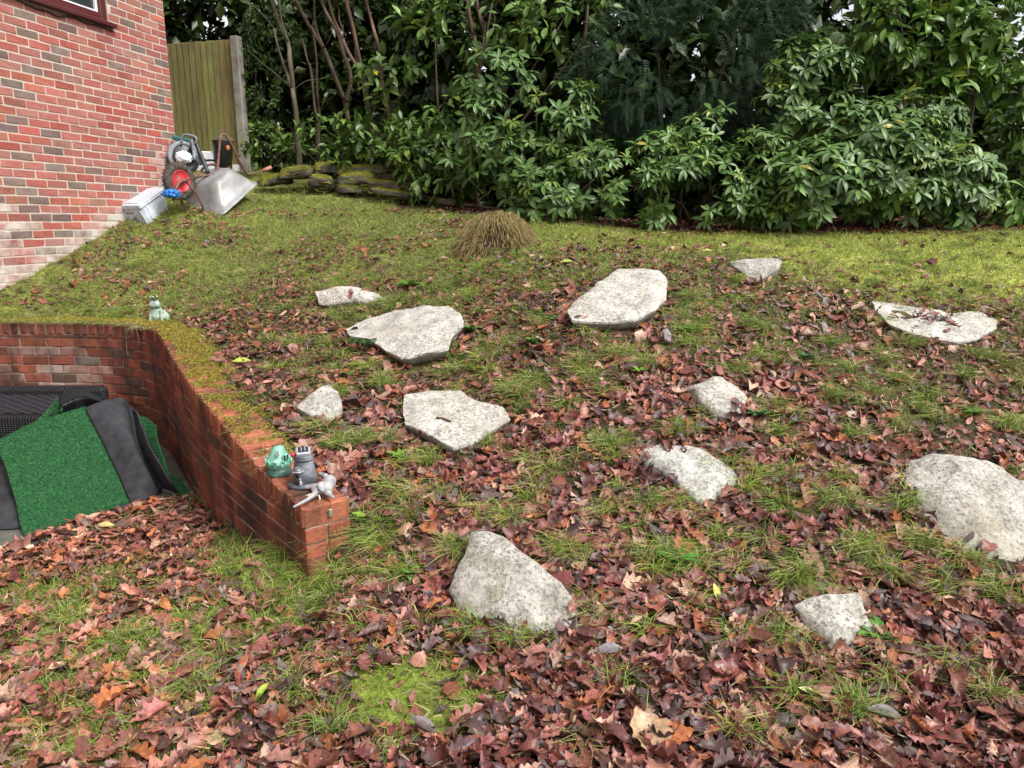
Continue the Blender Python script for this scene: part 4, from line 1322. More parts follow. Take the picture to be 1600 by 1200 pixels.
obj('berry', bm_mesh(bm, 'berry', True), m_plain('red paint', (.5, .02, .04), .25, .5), tw)
pc0 = t0 + tocam * .040 - side * .030
bm = bmesh.new(); add_lathe(bm, [(.0, .014), (.017, .014), (.015, .05), (.018, .072), (.026, .080), (.024, .090), (.012, .100), (0, .102)], pc0, (0, 0, 1), 18)
por = obj('porch', bm_mesh(bm, 'porch', True), m_pew, tw)
bm = bmesh.new(); add_lathe(bm, [(.022, .079), (.028, .080), (.028, .084), (.022, .085)], pc0, (0, 0, 1), 18)
add_lathe(bm, [(.010, .090), (.015, .092), (.014, .098), (.008, .101)], pc0, (0, 0, 1), 14)
obj('roof_ring', bm_mesh(bm, 'roof_ring', True), m_pewl, por)
bm = bmesh.new(); fbox(bm, pc0, .016, -14, .062, .014, .014, .006, .001)
obj('window', bm_mesh(bm, 'window'), m_eye, por)
f0 = pc0 + tocam * .018 + side * .008
obj('figure', blob_mesh('figure', [(f0 + Vector((0, 0, .022)), f0 + Vector((0, 0, .036)), .006, .005), (f0 + Vector((0, 0, .046)), f0 + Vector((0, 0, .048)), .0045, .004), (f0 + Vector((0, 0, .036)) + side * .003, f0 + Vector((0, 0, .026)) + side * .009, .0025, .002), (f0 + Vector((0, 0, .018)), f0 + Vector((.004, 0, .012)), .004, .003)], .0016, 2), m_pewl, tw)
# elephant lying on the coping
def E(px, py, h): return on_z(px, py, ZC - .012 + h)
el0 = E(500, 776, 0)
el = thing('elephant_ornament', 'pale grey resting elephant ornament with trunk reaching over the wall edge', 'ornament', tuple(el0))
caps = [(E(515, 752, .040), E(510, 762, .036), .031, .030), (E(508, 763, .036), E(500, 764, .034), .027, .022), (E(497, 764, .034), E(493, 769, .026), .0215, .017), (E(493, 771, .024), E(480, 781, .014), .014, .0085), (E(480, 781, .014), E(459, 792, .010), .0085, .0052),
        (E(494, 759, .024), E(476, 762, .012), .0115, .0105), (E(509, 744, .040), E(500, 741, .036), .014, .0115), (E(511, 770, .018), E(521, 777, .008), .014, .006), (E(511, 768, .02), E(516, 772, .012), .016, .011)]
ebody = obj('body', blob_mesh('body', caps, .0032, 3), m_eleph, el)
def ear(c, r1, r2, yawd, tiltd, nm):
    bm = bmesh.new()
    bmesh.ops.create_uvsphere(bm, u_segments=16, v_segments=10, radius=1)
    M = Matrix.Translation(c) @ Matrix.Rotation(R(yawd), 4, 'Z') @ Matrix.Rotation(R(tiltd), 4, 'X') @ Matrix.Diagonal((r1, .0035, r2, 1))
    for v_ in bm.verts:
        v_.co.y += 1.6 * (v_.co.x ** 2 + v_.co.z ** 2) - 1.0
        v_.co.x *= 1 + .25 * v_.co.z
    bmesh.ops.transform(bm, matrix=M, verts=bm.verts)
    obj(nm, bm_mesh(bm, nm, True), m_eleph, el)
ear(E(503, 760, .055), .017, .024, 35, -35, 'ear'); ear(E(489, 762, .045), .012, .018, -60, -25, 'ear')
for px, py, h in ((496.6, 770, .033),):
    bm = bmesh.new(); bmesh.ops.create_uvsphere(bm, u_segments=10, v_segments=8, radius=.0032, matrix=Matrix.Translation(E(px, py, h) + tocam * .008))
    obj('eye', bm_mesh(bm, 'eye', True), m_eye, el)
bm = bmesh.new(); add_tube(bm, [E(498, 774, .018), E(500, 779, .010), E(499.5, 781, .008)], [.0042, .003, .001], 8)
add_tube(bm, [E(486, 772, .018), E(481, 774, .016), E(477, 774, .015)], [.0042, .003, .001], 8)
obj('tusk', bm_mesh(bm, 'tusk', True), m_plain('ivory paint', (.6, .57, .5), .4), el)
# frog by the wall corner
fg = on_ground(247, 503)
YB = fg.y
def Fp(px, py, dy=0.0): return at_y(px, py, YB + dy)
frog = thing('frog_ornament', 'pale green glazed frog ornament wearing a small crown at the wall corner', 'ornament', tuple(fg))
m_frog = m_noise('pale celadon glaze', [(.16, .23, .17), (.27, .35, .28), (.42, .50, .43)], 14, .25, .55, bscale=40, bmp=.1)
caps = [(Fp(245, 494), Fp(244, 486), 0.0598, 0.0520), (Fp(246, 488), Fp(241, 477, -.01), 0.0468, 0.0390), (Fp(238, 477, -.03), Fp(245, 476, -.03), 0.0286, 0.0312), (Fp(234, 478, -.03), Fp(240, 478, -.045), 0.0156, 0.0182),
        (Fp(251, 490, .01), Fp(260, 494, .0), 0.0416, 0.0286), (Fp(261, 496, -.02), Fp(263, 499, -.03), 0.0234, 0.0182), (Fp(252, 486, -.03), Fp(253, 500, -.05), 0.0156, 0.0130), (Fp(236, 488, -.03), Fp(235, 501, -.05), 0.0143, 0.0130),
        (Fp(253, 502, -.05), Fp(257, 503, -.06), 0.0130, 0.0117), (Fp(245, 472, -.02), Fp(245.5, 471.5, -.025), 0.0156, 0.0156), (Fp(237.5, 472.5, -.02), Fp(237, 472, -.025), 0.0130, 0.0130)]
obj('body', blob_mesh('body', caps, .005, 3), m_frog, frog)
bm = bmesh.new()
for px in (246.2, 236.2): bmesh.ops.create_uvsphere(bm, u_segments=10, v_segments=8, radius=.0048, matrix=Matrix.Translation(Fp(px, 472, -.036)))
obj('eye', bm_mesh(bm, 'eye', True), m_eye, frog)
bm = bmesh.new()
mp = [Fp(231.5 + 1.6 * k, 479.2 + .7 * math.sin(k * .35), -.055 + abs(k - 5) * .003) for k in range(11)]
add_tube(bm, catmull(mp, 3), .0028, 6)
obj('mouth', bm_mesh(bm, 'mouth', True), m_plain('dark glaze', (.06, .10, .075), .4), frog)
bm = bmesh.new()
cc = Fp(241, 470)
ring = []
for k in range(20):
    an = k * 2 * math.pi / 20
    for z_, rr in ((0, .024), (.016 if k % 4 else .032, .029)): ring.append(bm.verts.new(cc + Vector((math.cos(an) * rr, math.sin(an) * rr, z_))))
for k in range(20):
    j = (k + 1) % 20
    bm.faces.new((ring[2 * k], ring[2 * j], ring[2 * j + 1], ring[2 * k + 1]))
crown = obj('crown', bm_mesh(bm, 'crown'), m_noise('dark green crown', [(.03, .06, .04), (.09, .13, .09)], 40, .4), frog)
md = crown.modifiers.new('s', 'SOLIDIFY'); md.thickness = .004
bm = bmesh.new()
for k in range(0, 20, 4):
    an = k * 2 * math.pi / 20
    bmesh.ops.create_uvsphere(bm, u_segments=8, v_segments=6, radius=.0055, matrix=Matrix.Translation(cc + Vector((math.cos(an) * .029, math.sin(an) * .029, .034))))
obj('bead', bm_mesh(bm, 'bead', True), m_plain('cream bead', (.6, .55, .4), .4), crown)

# dead roots hanging over the wall by the corner
m_root = m_noise('dry root', [(.20, .15, .10), (.34, .28, .2)], 40, .9, .1)
r0 = at_y(214, 514, 5.83)
roots = thing('dead_roots', 'pale dry roots hanging down the brick wall near the frog', 'roots', tuple(r0))
for k in range(7):
    bm = bmesh.new()
    x0 = random.uniform(-8, 10)
    n = random.randint(5, 9)
    pts, ex = [], 0
    for i in range(n):
        ex += random.uniform(-3.5, 2.6) - .7
        s_ = float(np.interp(212 + x0 + ex, [205, 235], [3.62, 3.2]))
        p, t, nn = wall_pt(s_)
        z_ = .775 - i * random.uniform(.03, .05)
        q = p - nn * random.uniform(.006, .018)
        pts.append(Vector((q.x, q.y, z_)))
    add_tube(bm, catmull(pts, 3), list(np.linspace(.004, .0012, (n - 1) * 3 + 1)), 5)
    obj('strand', bm_mesh(bm, 'strand', True), m_root, roots)
# ================================================================== LEAF AND BLADE MESHES
def grid_faces(n, m):
    i = np.arange(n * m).reshape(n, m)
    return np.stack([i[:-1, :-1].ravel(), i[:-1, 1:].ravel(), i[1:, 1:].ravel(), i[1:, :-1].ravel()], 1)
def oak_template(seed, curl, bend, wid=.30, lob=.30, st=12):
    r = np.random.default_rng(seed)
    t = np.linspace(0, 1, st)
    prof = np.sin(np.pi * np.clip(t, 0, 1) ** .75) ** .8 * wid + .012
    ph = r.uniform(0, 2)
    L = prof * (1 + lob * np.sin(2 * np.pi * 4.0 * t + ph)); Rr = prof * (1 + lob * np.sin(2 * np.pi * 4.0 * t + ph + r.uniform(.4, 1.6)))
    L[-1] = Rr[-1] = .01; L[0] = Rr[0] = .008
    V = np.zeros((st, 5, 3))
    for k, f in enumerate((-1, -.5, 0, .5, 1)):
        wv = np.where(f < 0, L, Rr) * f
        V[:, k, 0] = t - .5
        V[:, k, 1] = wv
        x = np.abs(wv)
        V[:, k, 2] = curl * x ** 1.6 * 1.6 + bend * ((t - .5) ** 2 - .08) + r.normal(0, .012, st) * (abs(f) + .3) + .05 * abs(f) * np.sin(9 * t + ph * 3 + f)
        V[:, k, 0] += .03 * np.sin(5 * t + f * 2 + ph)
    col = np.ones((st, 5, 1)) * np.array([1., .94, 1., .94, .98])[None, :, None]
    return V.reshape(-1, 3), grid_faces(st, 5), np.repeat(col.reshape(-1, 1), 3, 1)
def blade_leaf(st, wid, droop, fold, seed=0, peak=.55):
    """plain elliptical leaf from x=0 to x=1"""
    t = np.linspace(0, 1, st)
    w = wid * np.sin(np.pi * np.clip(t, 0, 1) ** (math.log(.5) / math.log(peak))) ** .85 + .006
    V = np.zeros((st, 3, 3))
    for k, f in enumerate((-1, 0, 1)):
        V[:, k, 0] = t; V[:, k, 1] = w * f; V[:, k, 2] = -droop * t ** 2 + fold * w * abs(f)
    col = np.ones((st, 3, 1)) * np.array([.95, 1.15, .95])[None, :, None]
    return V.reshape(-1, 3), grid_faces(st, 3), np.repeat(col.reshape(-1, 1), 3, 1)
def scatter(templates, idx, M, T, col):
    """M (N,3,3) columns = leaf axes times size; returns V, F, C"""
    Vs, Fs, Cs, off = [], [], [], 0
    for k, (tv, tf, tc) in enumerate(templates):
        s = np.where(idx == k)[0]
        if not len(s): continue
        V = np.einsum('nij,vj->nvi', M[s], tv) + T[s][:, None, :]
        nv = len(tv)
        F = tf[None] + (np.arange(len(s)) * nv)[:, None, None] + off
        C = col[s][:, None, :] * tc[None]
        Vs.append(V.reshape(-1, 3)); Fs.append(F.reshape(-1, tf.shape[1])); Cs.append(C.reshape(-1, 3))
        off += len(s) * nv
    return np.concatenate(Vs), np.concatenate(Fs), np.concatenate(Cs)
def nrmz(a): return a / np.maximum(np.linalg.norm(a, axis=-1, keepdims=True), 1e-9)
def frame_from(x_dir, n_dir):
    """axes with x along x_dir and z near n_dir"""
    x = nrmz(x_dir); y = nrmz(np.cross(n_dir, x)); z = np.cross(x, y)
    return np.stack([x, y, z], -1)
def in_rocks(x, y, grow=1.0):
    m = np.zeros(len(x), bool)
    for poly, o in ROCK_POLYS:
        c = poly.mean(0)
        m |= in_poly(x, y, c + (poly - c) * grow)
    return m
_wl = np.array([[wall_pt(s)[0].x, wall_pt(s)[0].y, *wall_pt(s)[2]] for s in np.linspace(0, WLEN, 200)])
def in_wall(x, y, pad=0.0):
    d = np.stack([x[:, None] - _wl[None, :, 0], y[:, None] - _wl[None, :, 1]], -1)
    k = np.argmin((d ** 2).sum(-1), 1)
    dd = d[np.arange(len(x)), k]
    off = dd[:, 0] * _wl[k, 2] + dd[:, 1] * _wl[k, 3]
    lat = np.abs(dd[:, 0] * -_wl[k, 3] + dd[:, 1] * _wl[k, 2])
    return (off > -pad) & (off < WALL_T + pad) & (lat < .06)
def in_house(x, y, pad=.0):
    return ((x - HC.x) * HN.x + (y - HC.y) * HN.y) < pad
_slab2 = np.array([(v.x, v.y) for v in slab])
def off_limits(x, y, grow=1.0, wallpad=0.0):
    heap = in_poly(x, y, np.array([tuple(on_z(*p, SLABZ))[:2] for p in ((-80, 900), (30, 848), (100, 826), (210, 792), (296, 782), (300, 700), (230, 640), (-80, 640))]))
    heap &= in_poly(x, y, _sunk)
    return in_rocks(x, y, grow) | in_wall(x, y, wallpad) | (in_house(x, y, .02) & (y > 3)) | heap

# ================================================================== GRASS
m_grass = m_leaf('grass blade', 'attr', .55, .25, .25, .15, 200)
def blades(name, P, N, length, width, lean, col, parent=None, label=None, cat=None, droop=.35):
    n = len(P)
    an = rng.uniform(0, 2 * np.pi, n)
    h = np.stack([np.cos(an), np.sin(an), np.zeros(n)], 1)
    d = nrmz(N + h * lean[:, None])
    side_ = nrmz(np.cross(d, rng.normal(0, 1, (n, 3)))) * (width / 2)[:, None]
    mid = P + d * (length * .55)[:, None]
    tip = P + d * (length * .95)[:, None] + h * (length * droop)[:, None] - np.array([0, 0, 1.]) * (length * droop * .45)[:, None]
    b0 = P - d * (length * .06)[:, None]
    V = np.stack([b0 - side_, b0 + side_, mid - side_ * .75, mid + side_ * .75, tip - side_ * .1, tip + side_ * .1], 1).reshape(-1, 3)
    F = (np.array([[0, 1, 3, 2], [2, 3, 5, 4]])[None] + (np.arange(n) * 6)[:, None, None]).reshape(-1, 4)
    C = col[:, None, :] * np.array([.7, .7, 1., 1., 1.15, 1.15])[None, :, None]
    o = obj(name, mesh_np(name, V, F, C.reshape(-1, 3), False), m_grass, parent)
    return tag(o, label, cat, kind='stuff')
def grass_cols(n, px, yellow=.3, straw=.15):
    a = np.array([.12, .215, .038]); bq = np.array([.34, .39, .07]); c = np.array([.42, .34, .18])
    t = np.clip(rng.normal(yellow, .25, n), 0, 1)[:, None]
    k = a * (1 - t) + bq * t
    s = (rng.random(n) < straw)[:, None]
    k = np.where(s, c * rng.uniform(.6, 1.1, (n, 1)), k)
    return k * rng.uniform(.65, 1.25, (n, 1))
NG = 540000
gx, gy = rng.uniform(-4.7, 5.8, NG), rng.uniform(1.35, 8.6, NG)
gP = np.c_[gx, gy, np.zeros(NG)]
gP[:, 2] = ground(gx, gy)
ff = fields(gP)
keep = (ff['px'] > -220) & (ff['px'] < 1820) & (rng.random(NG) < ff['grass'] * np.where(ff['sunk'] | (ff['green'] > .3), .95, .62)) & ~in_poly(gx, gy, _slab2)
keep &= ~((ff['under'] > .6))
gP = gP[keep]; fk = {k: v[keep] for k, v in ff.items()}
bad = off_limits(gP[:, 0], gP[:, 1], .97, -.02)
gP = gP[~bad]; fk = {k: v[~bad] for k, v in fk.items()}
n = len(gP)
Ln = rng.gamma(4, .009, n) * np.where(fk['t'] < .5, .85, 1.0) * (.75 + .6 * fk['cl'])
up_left = (fk['px'] < 700) & (fk['t'] < .6)
Ln = np.where(up_left, Ln * 1.25, Ln)
Ln = np.where((fk['green'] > .5) & (fk['py'] > 1000), Ln * .6, Ln)
yel = .30 + .38 * sstep(600, 1100, fk['px']) * (1 - fk['t']) + .25 * fk['green'] * (fk['py'] > 1000)
gcol = grass_cols(n, fk['px'], yel, .1)
gcol = np.where((up_left & (rng.random(n) < .2))[:, None], np.array([.34, .27, .145]) * rng.uniform(.6, 1.1, (n, 1)), gcol)
mp_ = ((fk['green'] > .45) & (fk['py'] > 1000))[:, None]
gcol = np.where(mp_, np.array([.24, .32, .05]) * rng.uniform(.6, 1.3, (n, 1)), gcol)
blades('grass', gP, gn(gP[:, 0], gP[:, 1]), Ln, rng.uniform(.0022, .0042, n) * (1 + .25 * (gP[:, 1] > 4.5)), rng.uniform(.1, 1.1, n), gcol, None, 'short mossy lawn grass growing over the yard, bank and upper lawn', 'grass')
# coarse tufts on the bank
tuft_px = [(1040, 868), (1065, 880), (1020, 880), (1015, 895), (1290, 778), (1300, 790), (1345, 850), (1365, 862), (1330, 866), (1350, 885), (640, 890), (620, 905), (880, 862), (900, 870), (1235, 912), (1250, 900), (720, 870), (705, 890), (740, 985), (800, 1003), (850, 998), (720, 975),
           (580, 895), (570, 850), (600, 850), (820, 620), (840, 600), (815, 640), (790, 610), (760, 700), (745, 690), (500, 665), (515, 672), (540, 560), (575, 575), (700, 590), (650, 780), (630, 800), (980, 560), (1010, 575), (1100, 505), (1190, 520), (1220, 545), (1290, 540), (1440, 640), (1450, 620), (1300, 620), (1490, 540), (1420, 545),
           (1555, 930), (1575, 945), (1480, 930), (1460, 900), (1500, 590), (1180, 560), (1290, 970), (1370, 1010), (1250, 1010), (1150, 1000), (930, 960), (1120, 840), (1180, 850), (940, 690), (960, 700), (860, 740), (830, 790), (640, 640), (600, 690), (1240, 660), (1420, 780), (1400, 905), (1280, 1050), (1330, 1120), (1150, 1150), (1210, 1000), (1000, 990), (1555, 560), (1580, 600),
           (1080, 950), (990, 830), (1070, 805), (1200, 640), (890, 640), (910, 600), (770, 560), (600, 610), (480, 590), (460, 540), (1480, 1050), (1540, 1090), (200, 1000), (310, 1080), (560, 985), (230, 1080), (520, 935), (480, 900), (445, 870), (560, 900)]
for _ in range(200): tuft_px.append((random.uniform(330, 1600), random.uniform(430, 900 if _ % 5 else 1190)))
LONG = len(tuft_px)
for _ in range(520): tuft_px.append((random.uniform(-60, 1660), random.uniform(330, 500)) if _ % 6 else (random.uniform(-60, 620), random.uniform(860, 1190)))
ps, ns, ls, ws_, le, cs = [], [], [], [], [], []
for ti, (px, py) in enumerate(tuft_px):
    if ti >= LONG and py < 480 and (py < 352 if px < 640 else py < 368): continue
    c = on_ground(px + random.uniform(-6, 6), py + random.uniform(-4, 4))
    k = random.randint(40, 130)
    q = np.c_[c.x + rng.normal(0, .022 if ti < LONG else .035, k), c.y + rng.normal(0, .022 if ti < LONG else .035, k), np.zeros(k)]
    q[:, 2] = ground(q[:, 0], q[:, 1])
    ps.append(q); ls.append(rng.uniform(.06, .145, k) * (1 if ti < LONG else .5)); ws_.append(rng.uniform(.0025, .0042, k)); le.append(rng.uniform(.15, 1.5, k))
    cs.append(grass_cols(k, None, random.uniform(.1, .6), random.uniform(.05, .35)) * 1.15)
tP = np.concatenate(ps); tok = ~in_rocks(tP[:, 0], tP[:, 1], .98); tpx, tpy, _ = project(tP); tok &= ((tpx - 640) / 150) ** 2 + ((tpy - 1088) / 65) ** 2 > 1
blades('grass_tufts', tP[tok], gn(tP[tok, 0], tP[tok, 1]), np.concatenate(ls)[tok], np.concatenate(ws_)[tok], np.concatenate(le)[tok], np.concatenate(cs)[tok], None, 'coarse grass tufts poking through the leaves on the bank', 'grass', droop=.55)
# moss on the coping
k = 42000
ms_ = rng.uniform(.5, WLEN, k)
mw = rng.uniform(.0, WALL_T + .10, k)
mx = np.array([np.interp(ms_, np.linspace(0, WLEN, 200), _wl[:, i]) for i in range(4)])
mP = np.c_[mx[0] + mx[2] * mw, mx[1] + mx[3] * mw, np.interp(ms_, [0, .3, 1.1, 1.7, 2.3, 2.9, 3.3, 3.8, 9], [.352, .375, .53, .60, .665, .745, .765, .755, .75])]
mk_ = np.maximum(sstep(.40, .55, fbm(mP[:, 0] * 9, mP[:, 1] * 9, 3)), .85 * sstep(1.7, 2.1, ms_) * sstep(.02, .08, mw)) * np.interp(ms_, [.5, 1.0, 1.6, 2.0, 3.3, 3.6], [.25, .75, .9, 1, 1, 1]) * np.interp(mw, [0, .05, .2], [.35, .9, 1])
mk_ = np.where(ms_ > 3.3, np.maximum(mk_, .75), mk_)
mP = mP[rng.random(k) < mk_]
n = len(mP)
mc = np.array([.31, .285, .045]) * rng.uniform(.5, 1.3, (n, 1)) * np.where(rng.random((n, 1)) < .25, np.array([1.3, 1.0, 1.5]), 1)
o = blades('moss', mP, np.tile([0, 0, 1.], (n, 1)), rng.uniform(.010, .026, n), rng.uniform(.003, .006, n), rng.uniform(.2, 1.4, n), mc, rwall)
# turf fringe hanging over the back wall
k = 2600
fs_ = rng.uniform(3.2, WLEN, k)
fx = np.array([np.interp(fs_, np.linspace(0, WLEN, 200), _wl[:, i]) for i in range(4)])
fw_ = rng.uniform(-.012, .10, k)
fP = np.c_[fx[0] + fx[2] * fw_, fx[1] + fx[3] * fw_, np.full(k, .752)]
fN = np.c_[-fx[2] * 1.2, -fx[3] * 1.2, np.full(k, .4)]
blades('turf_fringe', fP, nrmz(fN), rng.uniform(.03, .085, k), rng.uniform(.002, .004, k), rng.uniform(.1, .7, k), grass_cols(k, None, .5, .45), rwall, droop=.7)
# pile of the artificial turf
for o_, V, F, Nn in [(s[0], s[1], s[2], s[3]) for s in SHEETS]:
    q = V[F]; area = np.linalg.norm(np.cross(q[:, 1] - q[:, 0], q[:, 3] - q[:, 0]), axis=1)
    k = int(area.sum() * 60000)
    fi = rng.choice(len(F), k, p=area / area.sum())
    a, bq = rng.random((k, 1)), rng.random((k, 1))
    P = (q[fi, 0] * (1 - a) + q[fi, 1] * a) * (1 - bq) + (q[fi, 3] * (1 - a) + q[fi, 2] * a) * bq
    N = Nn[F[fi, 0]]
    col = np.array([.038, .145, .052]) * rng.uniform(.5, 1.6, (k, 1)) * np.where(rng.random((k, 1)) < .12, np.array([1.8, 1.4, 1.7]), 1)
    blades('pile', P, N, rng.uniform(.008, .014, k), rng.uniform(.002, .0032, k), rng.uniform(.3, 1.2, k), col, o_, droop=.3)

# bits of straw and leaf stalks strewn about
k = 16000
bx_, by_ = rng.uniform(-4.5, 5.6, k), rng.uniform(1.4, 7.4, k)
ok = ~off_limits(bx_, by_, 1.0, .02); bx_, by_ = bx_[ok], by_[ok]; k = len(bx_)
bP = np.c_[bx_, by_, ground(bx_, by_) + rng.uniform(.008, .04, k)]
bn = gn(bx_, by_)
bd = nrmz(np.cross(bn, rng.normal(0, 1, (k, 3))) + bn * rng.normal(0, .18, (k, 1)))
bs = nrmz(np.cross(bd, bn)) * (rng.uniform(.0012, .004, k))[:, None]
bl = (rng.uniform(.015, .07, k))[:, None]
bend_ = nrmz(rng.normal(0, 1, (k, 3))) * bl * .12
V = np.stack([bP - bs - bd * bl / 2, bP + bs - bd * bl / 2, bP - bs + bend_, bP + bs + bend_, bP - bs * .5 + bd * bl / 2, bP + bs * .5 + bd * bl / 2], 1).reshape(-1, 3)
F = (np.array([[0, 1, 3, 2], [2, 3, 5, 4]])[None] + (np.arange(k) * 6)[:, None, None]).reshape(-1, 4)
bc = np.array([[.42, .33, .18], [.14, .085, .055], [.26, .13, .09], [.33, .28, .17], [.08, .05, .04]])[rng.choice(5, k, p=[.22, .26, .22, .14, .16])] * rng.uniform(.6, 1.25, (k, 1))
tag(obj('litter', mesh_np('litter', V, F, np.repeat(bc, 6, 0), False), m_grass), 'straw bits and leaf stalks strewn over bank and lawn', 'litter', kind='stuff')

# ================================================================== GRASSY SOIL MOUND
mc0 = on_ground(772, 388)
mound = thing('soil_mound', 'rounded mound of bare soil fringed with long straw coloured grass', 'mound', tuple(mc0))
st, sg = 14, 40
bm = bmesh.new()
VV = []
for i in range(st):
    r = i / (st - 1)
    for k in range(sg):
        an = k * 2 * math.pi / sg
        x, y = math.cos(an) * r * .32, math.sin(an) * r * .26
        h = .25 * (1 - r ** 3)
        front = max(0, -math.sin(an)) * max(0, math.cos(an * 1 + math.pi / 2 - math.pi)) if False else max(0, -math.sin(an))
        h -= .05 * front * (r > .3) * math.sin(min(1, r) * math.pi)
        p = Vector((mc0.x + x, mc0.y + y + .08, 0)); p.z = gz(p.x, p.y) - .03 + h
        p += Vector((0, -1, .4)) * mnoise.noise(p * 11) * .03
        VV.append(bm.verts.new(p))
for i in range(st - 1):
    for k in range(sg):
        bm.faces.new((VV[i * sg + k], VV[i * sg + (k + 1) % sg], VV[(i + 1) * sg + (k + 1) % sg], VV[(i + 1) * sg + k]))
m_soil = m_noise('dry soil', [(.035, .024, .016), (.075, .05, .033), (.12, .085, .058)], 30, .95, .08, bscale=90, bmp=1.0, dist=.02)
bmesh.ops.remove_doubles(bm, verts=bm.verts, dist=.0005)
obj('earth', bm_mesh(bm, 'earth', True), m_soil, mound)
k = 7500
an = rng.uniform(0, 2 * np.pi, k); r = np.sqrt(rng.uniform(0, 1.0, k))
front = np.clip(-np.sin(an), 0, 1)
ok = ~((front > .45) & (r > .5) & (np.abs(np.cos(an)) < .38) & (rng.random(k) < .6))
an, r = an[ok], r[ok]; k = len(an)
x, y = np.cos(an) * r * .31, np.sin(an) * r * .26
P = np.c_[mc0.x + x, mc0.y + y + .08, np.zeros(k)]
P[:, 2] = ground(P[:, 0], P[:, 1]) - .03 + .25 * (1 - r ** 3)
out = np.c_[np.cos(an) * (.3 + r), np.sin(an) * (.3 + r) - .25, .55 - .25 * r]
c = np.where((rng.random((k, 1)) < .72), np.array([.42, .31, .15]), np.array([.15, .17, .035])) * rng.uniform(.55, 1.15, (k, 1))
# hair: directed outward then hanging
N = nrmz(out + rng.normal(0, .25, (k, 3)))
L = rng.uniform(.06, .15, k)
d = N; sd = nrmz(np.cross(d, rng.normal(0, 1, (k, 3)))) * .0017
m1 = P + d * (L * .5)[:, None]; m2 = m1 + d * (L * .3)[:, None] - np.array([0, 0, 1]) * (L * .42)[:, None]
V = np.stack([P - sd, P + sd, m1 - sd, m1 + sd, m2 - sd * .3, m2 + sd * .3], 1).reshape(-1, 3)
F = (np.array([[0, 1, 3, 2], [2, 3, 5, 4]])[None] + (np.arange(k) * 6)[:, None, None]).reshape(-1, 4)
o = obj('dry_grass', mesh_np('dry_grass', V, F, np.repeat(c, 6, 0), False), m_grass, mound); tag(o, kind='stuff')

# ================================================================== FALLEN LEAVES
SHAPES = [(0.5, 0.2, 0.276, 0.309), (-0.6, 0.3, 0.258, 0.356), (1.1, -0.3, 0.248, 0.332), (0.2, 0.9, 0.285, 0.356), (-1.4, -0.4, 0.23, 0.332), (1.6, 0.3, 0.221, 0.309), (0.1, -0.8, 0.294, 0.38), (-0.3, 1.2, 0.267, 0.332), (1.6, -0.2, 0.239, 0.285), (0.6, 0.7, 0.276, 0.38), (-1.5, 0.6, 0.248, 0.332), (1.5, 1.3, 0.258, 0.332), (1.6, 0.5, 0.202, 0.237), (0.8, -1.1, 0.304, 0.261), (-1.5, -0.5, 0.276, 0.285), (0.3, 0.4, 0.331, 0.19), (1.2, 1.3, 0.221, 0.396), (-0.9, 1.3, 0.313, 0.237)]
NO = len(SHAPES)
PL = [(.6, .3, .17, .03), (-1.0, .4, .16, .02)]
def leaf_set(st, wide=True):
    out = []
    for i, a in enumerate(SHAPES + PL):
        v, f, c = oak_template(i if i < NO else 40 + i, *a, st=st)
        if not wide:                                  # three points across for the far ones
            v = v.reshape(st, 5, 3)[:, ::2].reshape(-1, 3); c = c.reshape(st, 5, 3)[:, ::2].reshape(-1, 3); f = grid_faces(st, 3)
        out.append((v, f, c))
    return out
TEMPL, TEMPL_M, TEMPL_F = leaf_set(13), leaf_set(11, False), leaf_set(6, False)
OAK = TEMPL[:NO]
LEAFC = np.array([[.205, .070, .050], [.145, .044, .033], [.085, .031, .026], [.27, .118, .085], [.235, .074, .036], [.058, .032, .030], [.36, .215, .15], [.115, .060, .062], [.17, .050, .048], [.28, .092, .034]])
LEAFW = np.array([.20, .19, .16, .13, .08, .09, .06, .05, .06, .03]); LEAFW = LEAFW / LEAFW.sum()
NL = 97000
lx, ly = rng.uniform(-4.4, 5.8, NL), rng.uniform(1.3, 8.3, NL)
lP = np.c_[lx, ly, np.zeros(NL)]; lP[:, 2] = ground(lx, ly)
lf = fields(lP)
keep = (lf['px'] > -260) & (lf['px'] < 1860) & (rng.random(NL) < lf['leaf'] ** 1.15)
keep &= ~off_limits(lx, ly, .90, .03)
onslab = in_poly(lx, ly, _slab2)
edge = np.array([min(((x - v.x) ** 2 + (y - v.y) ** 2) ** .5 for v in slab[1:8]) if s_ else 0 for x, y, s_ in zip(lx, ly, onslab)])
keep &= (edge < .16) | ((edge < .3) & (rng.random(NL) < .25))
lP = lP[keep]; lf = {k: v[keep] for k, v in lf.items()}; onslab = onslab[keep]
n = len(lP)
lP[:, 2] = np.where(onslab, np.maximum(SLABZ + .004, lP[:, 2]), lP[:, 2])
nn = gn(lP[:, 0], lP[:, 1], .1)
dens = lf['leaf']
lP += nn * (rng.uniform(.004, .012, n) + rng.random(n) * .034 * dens)[:, None]
nn = nrmz(nn + rng.normal(0, .24, (n, 3)))
rl = np.array([tuple(p + q * .012) for p, q in ROCK_LEAF]); rq = np.array([tuple(q) for p, q in ROCK_LEAF])
kr = len(rl)
lP = np.concatenate([lP, rl]); nn = np.concatenate([nn, nrmz(rq + rng.normal(0, .2, (kr, 3)))]); n = len(lP)
lf = {k: np.concatenate([v, v[:1].repeat(kr)]) for k, v in lf.items()}
lf['px'][-kr:], lf['py'][-kr:], _ = project(rl); lf['sunk'][-kr:] = False
M = frame_from(rng.normal(0, 1, (n, 3)) + 0, nn)
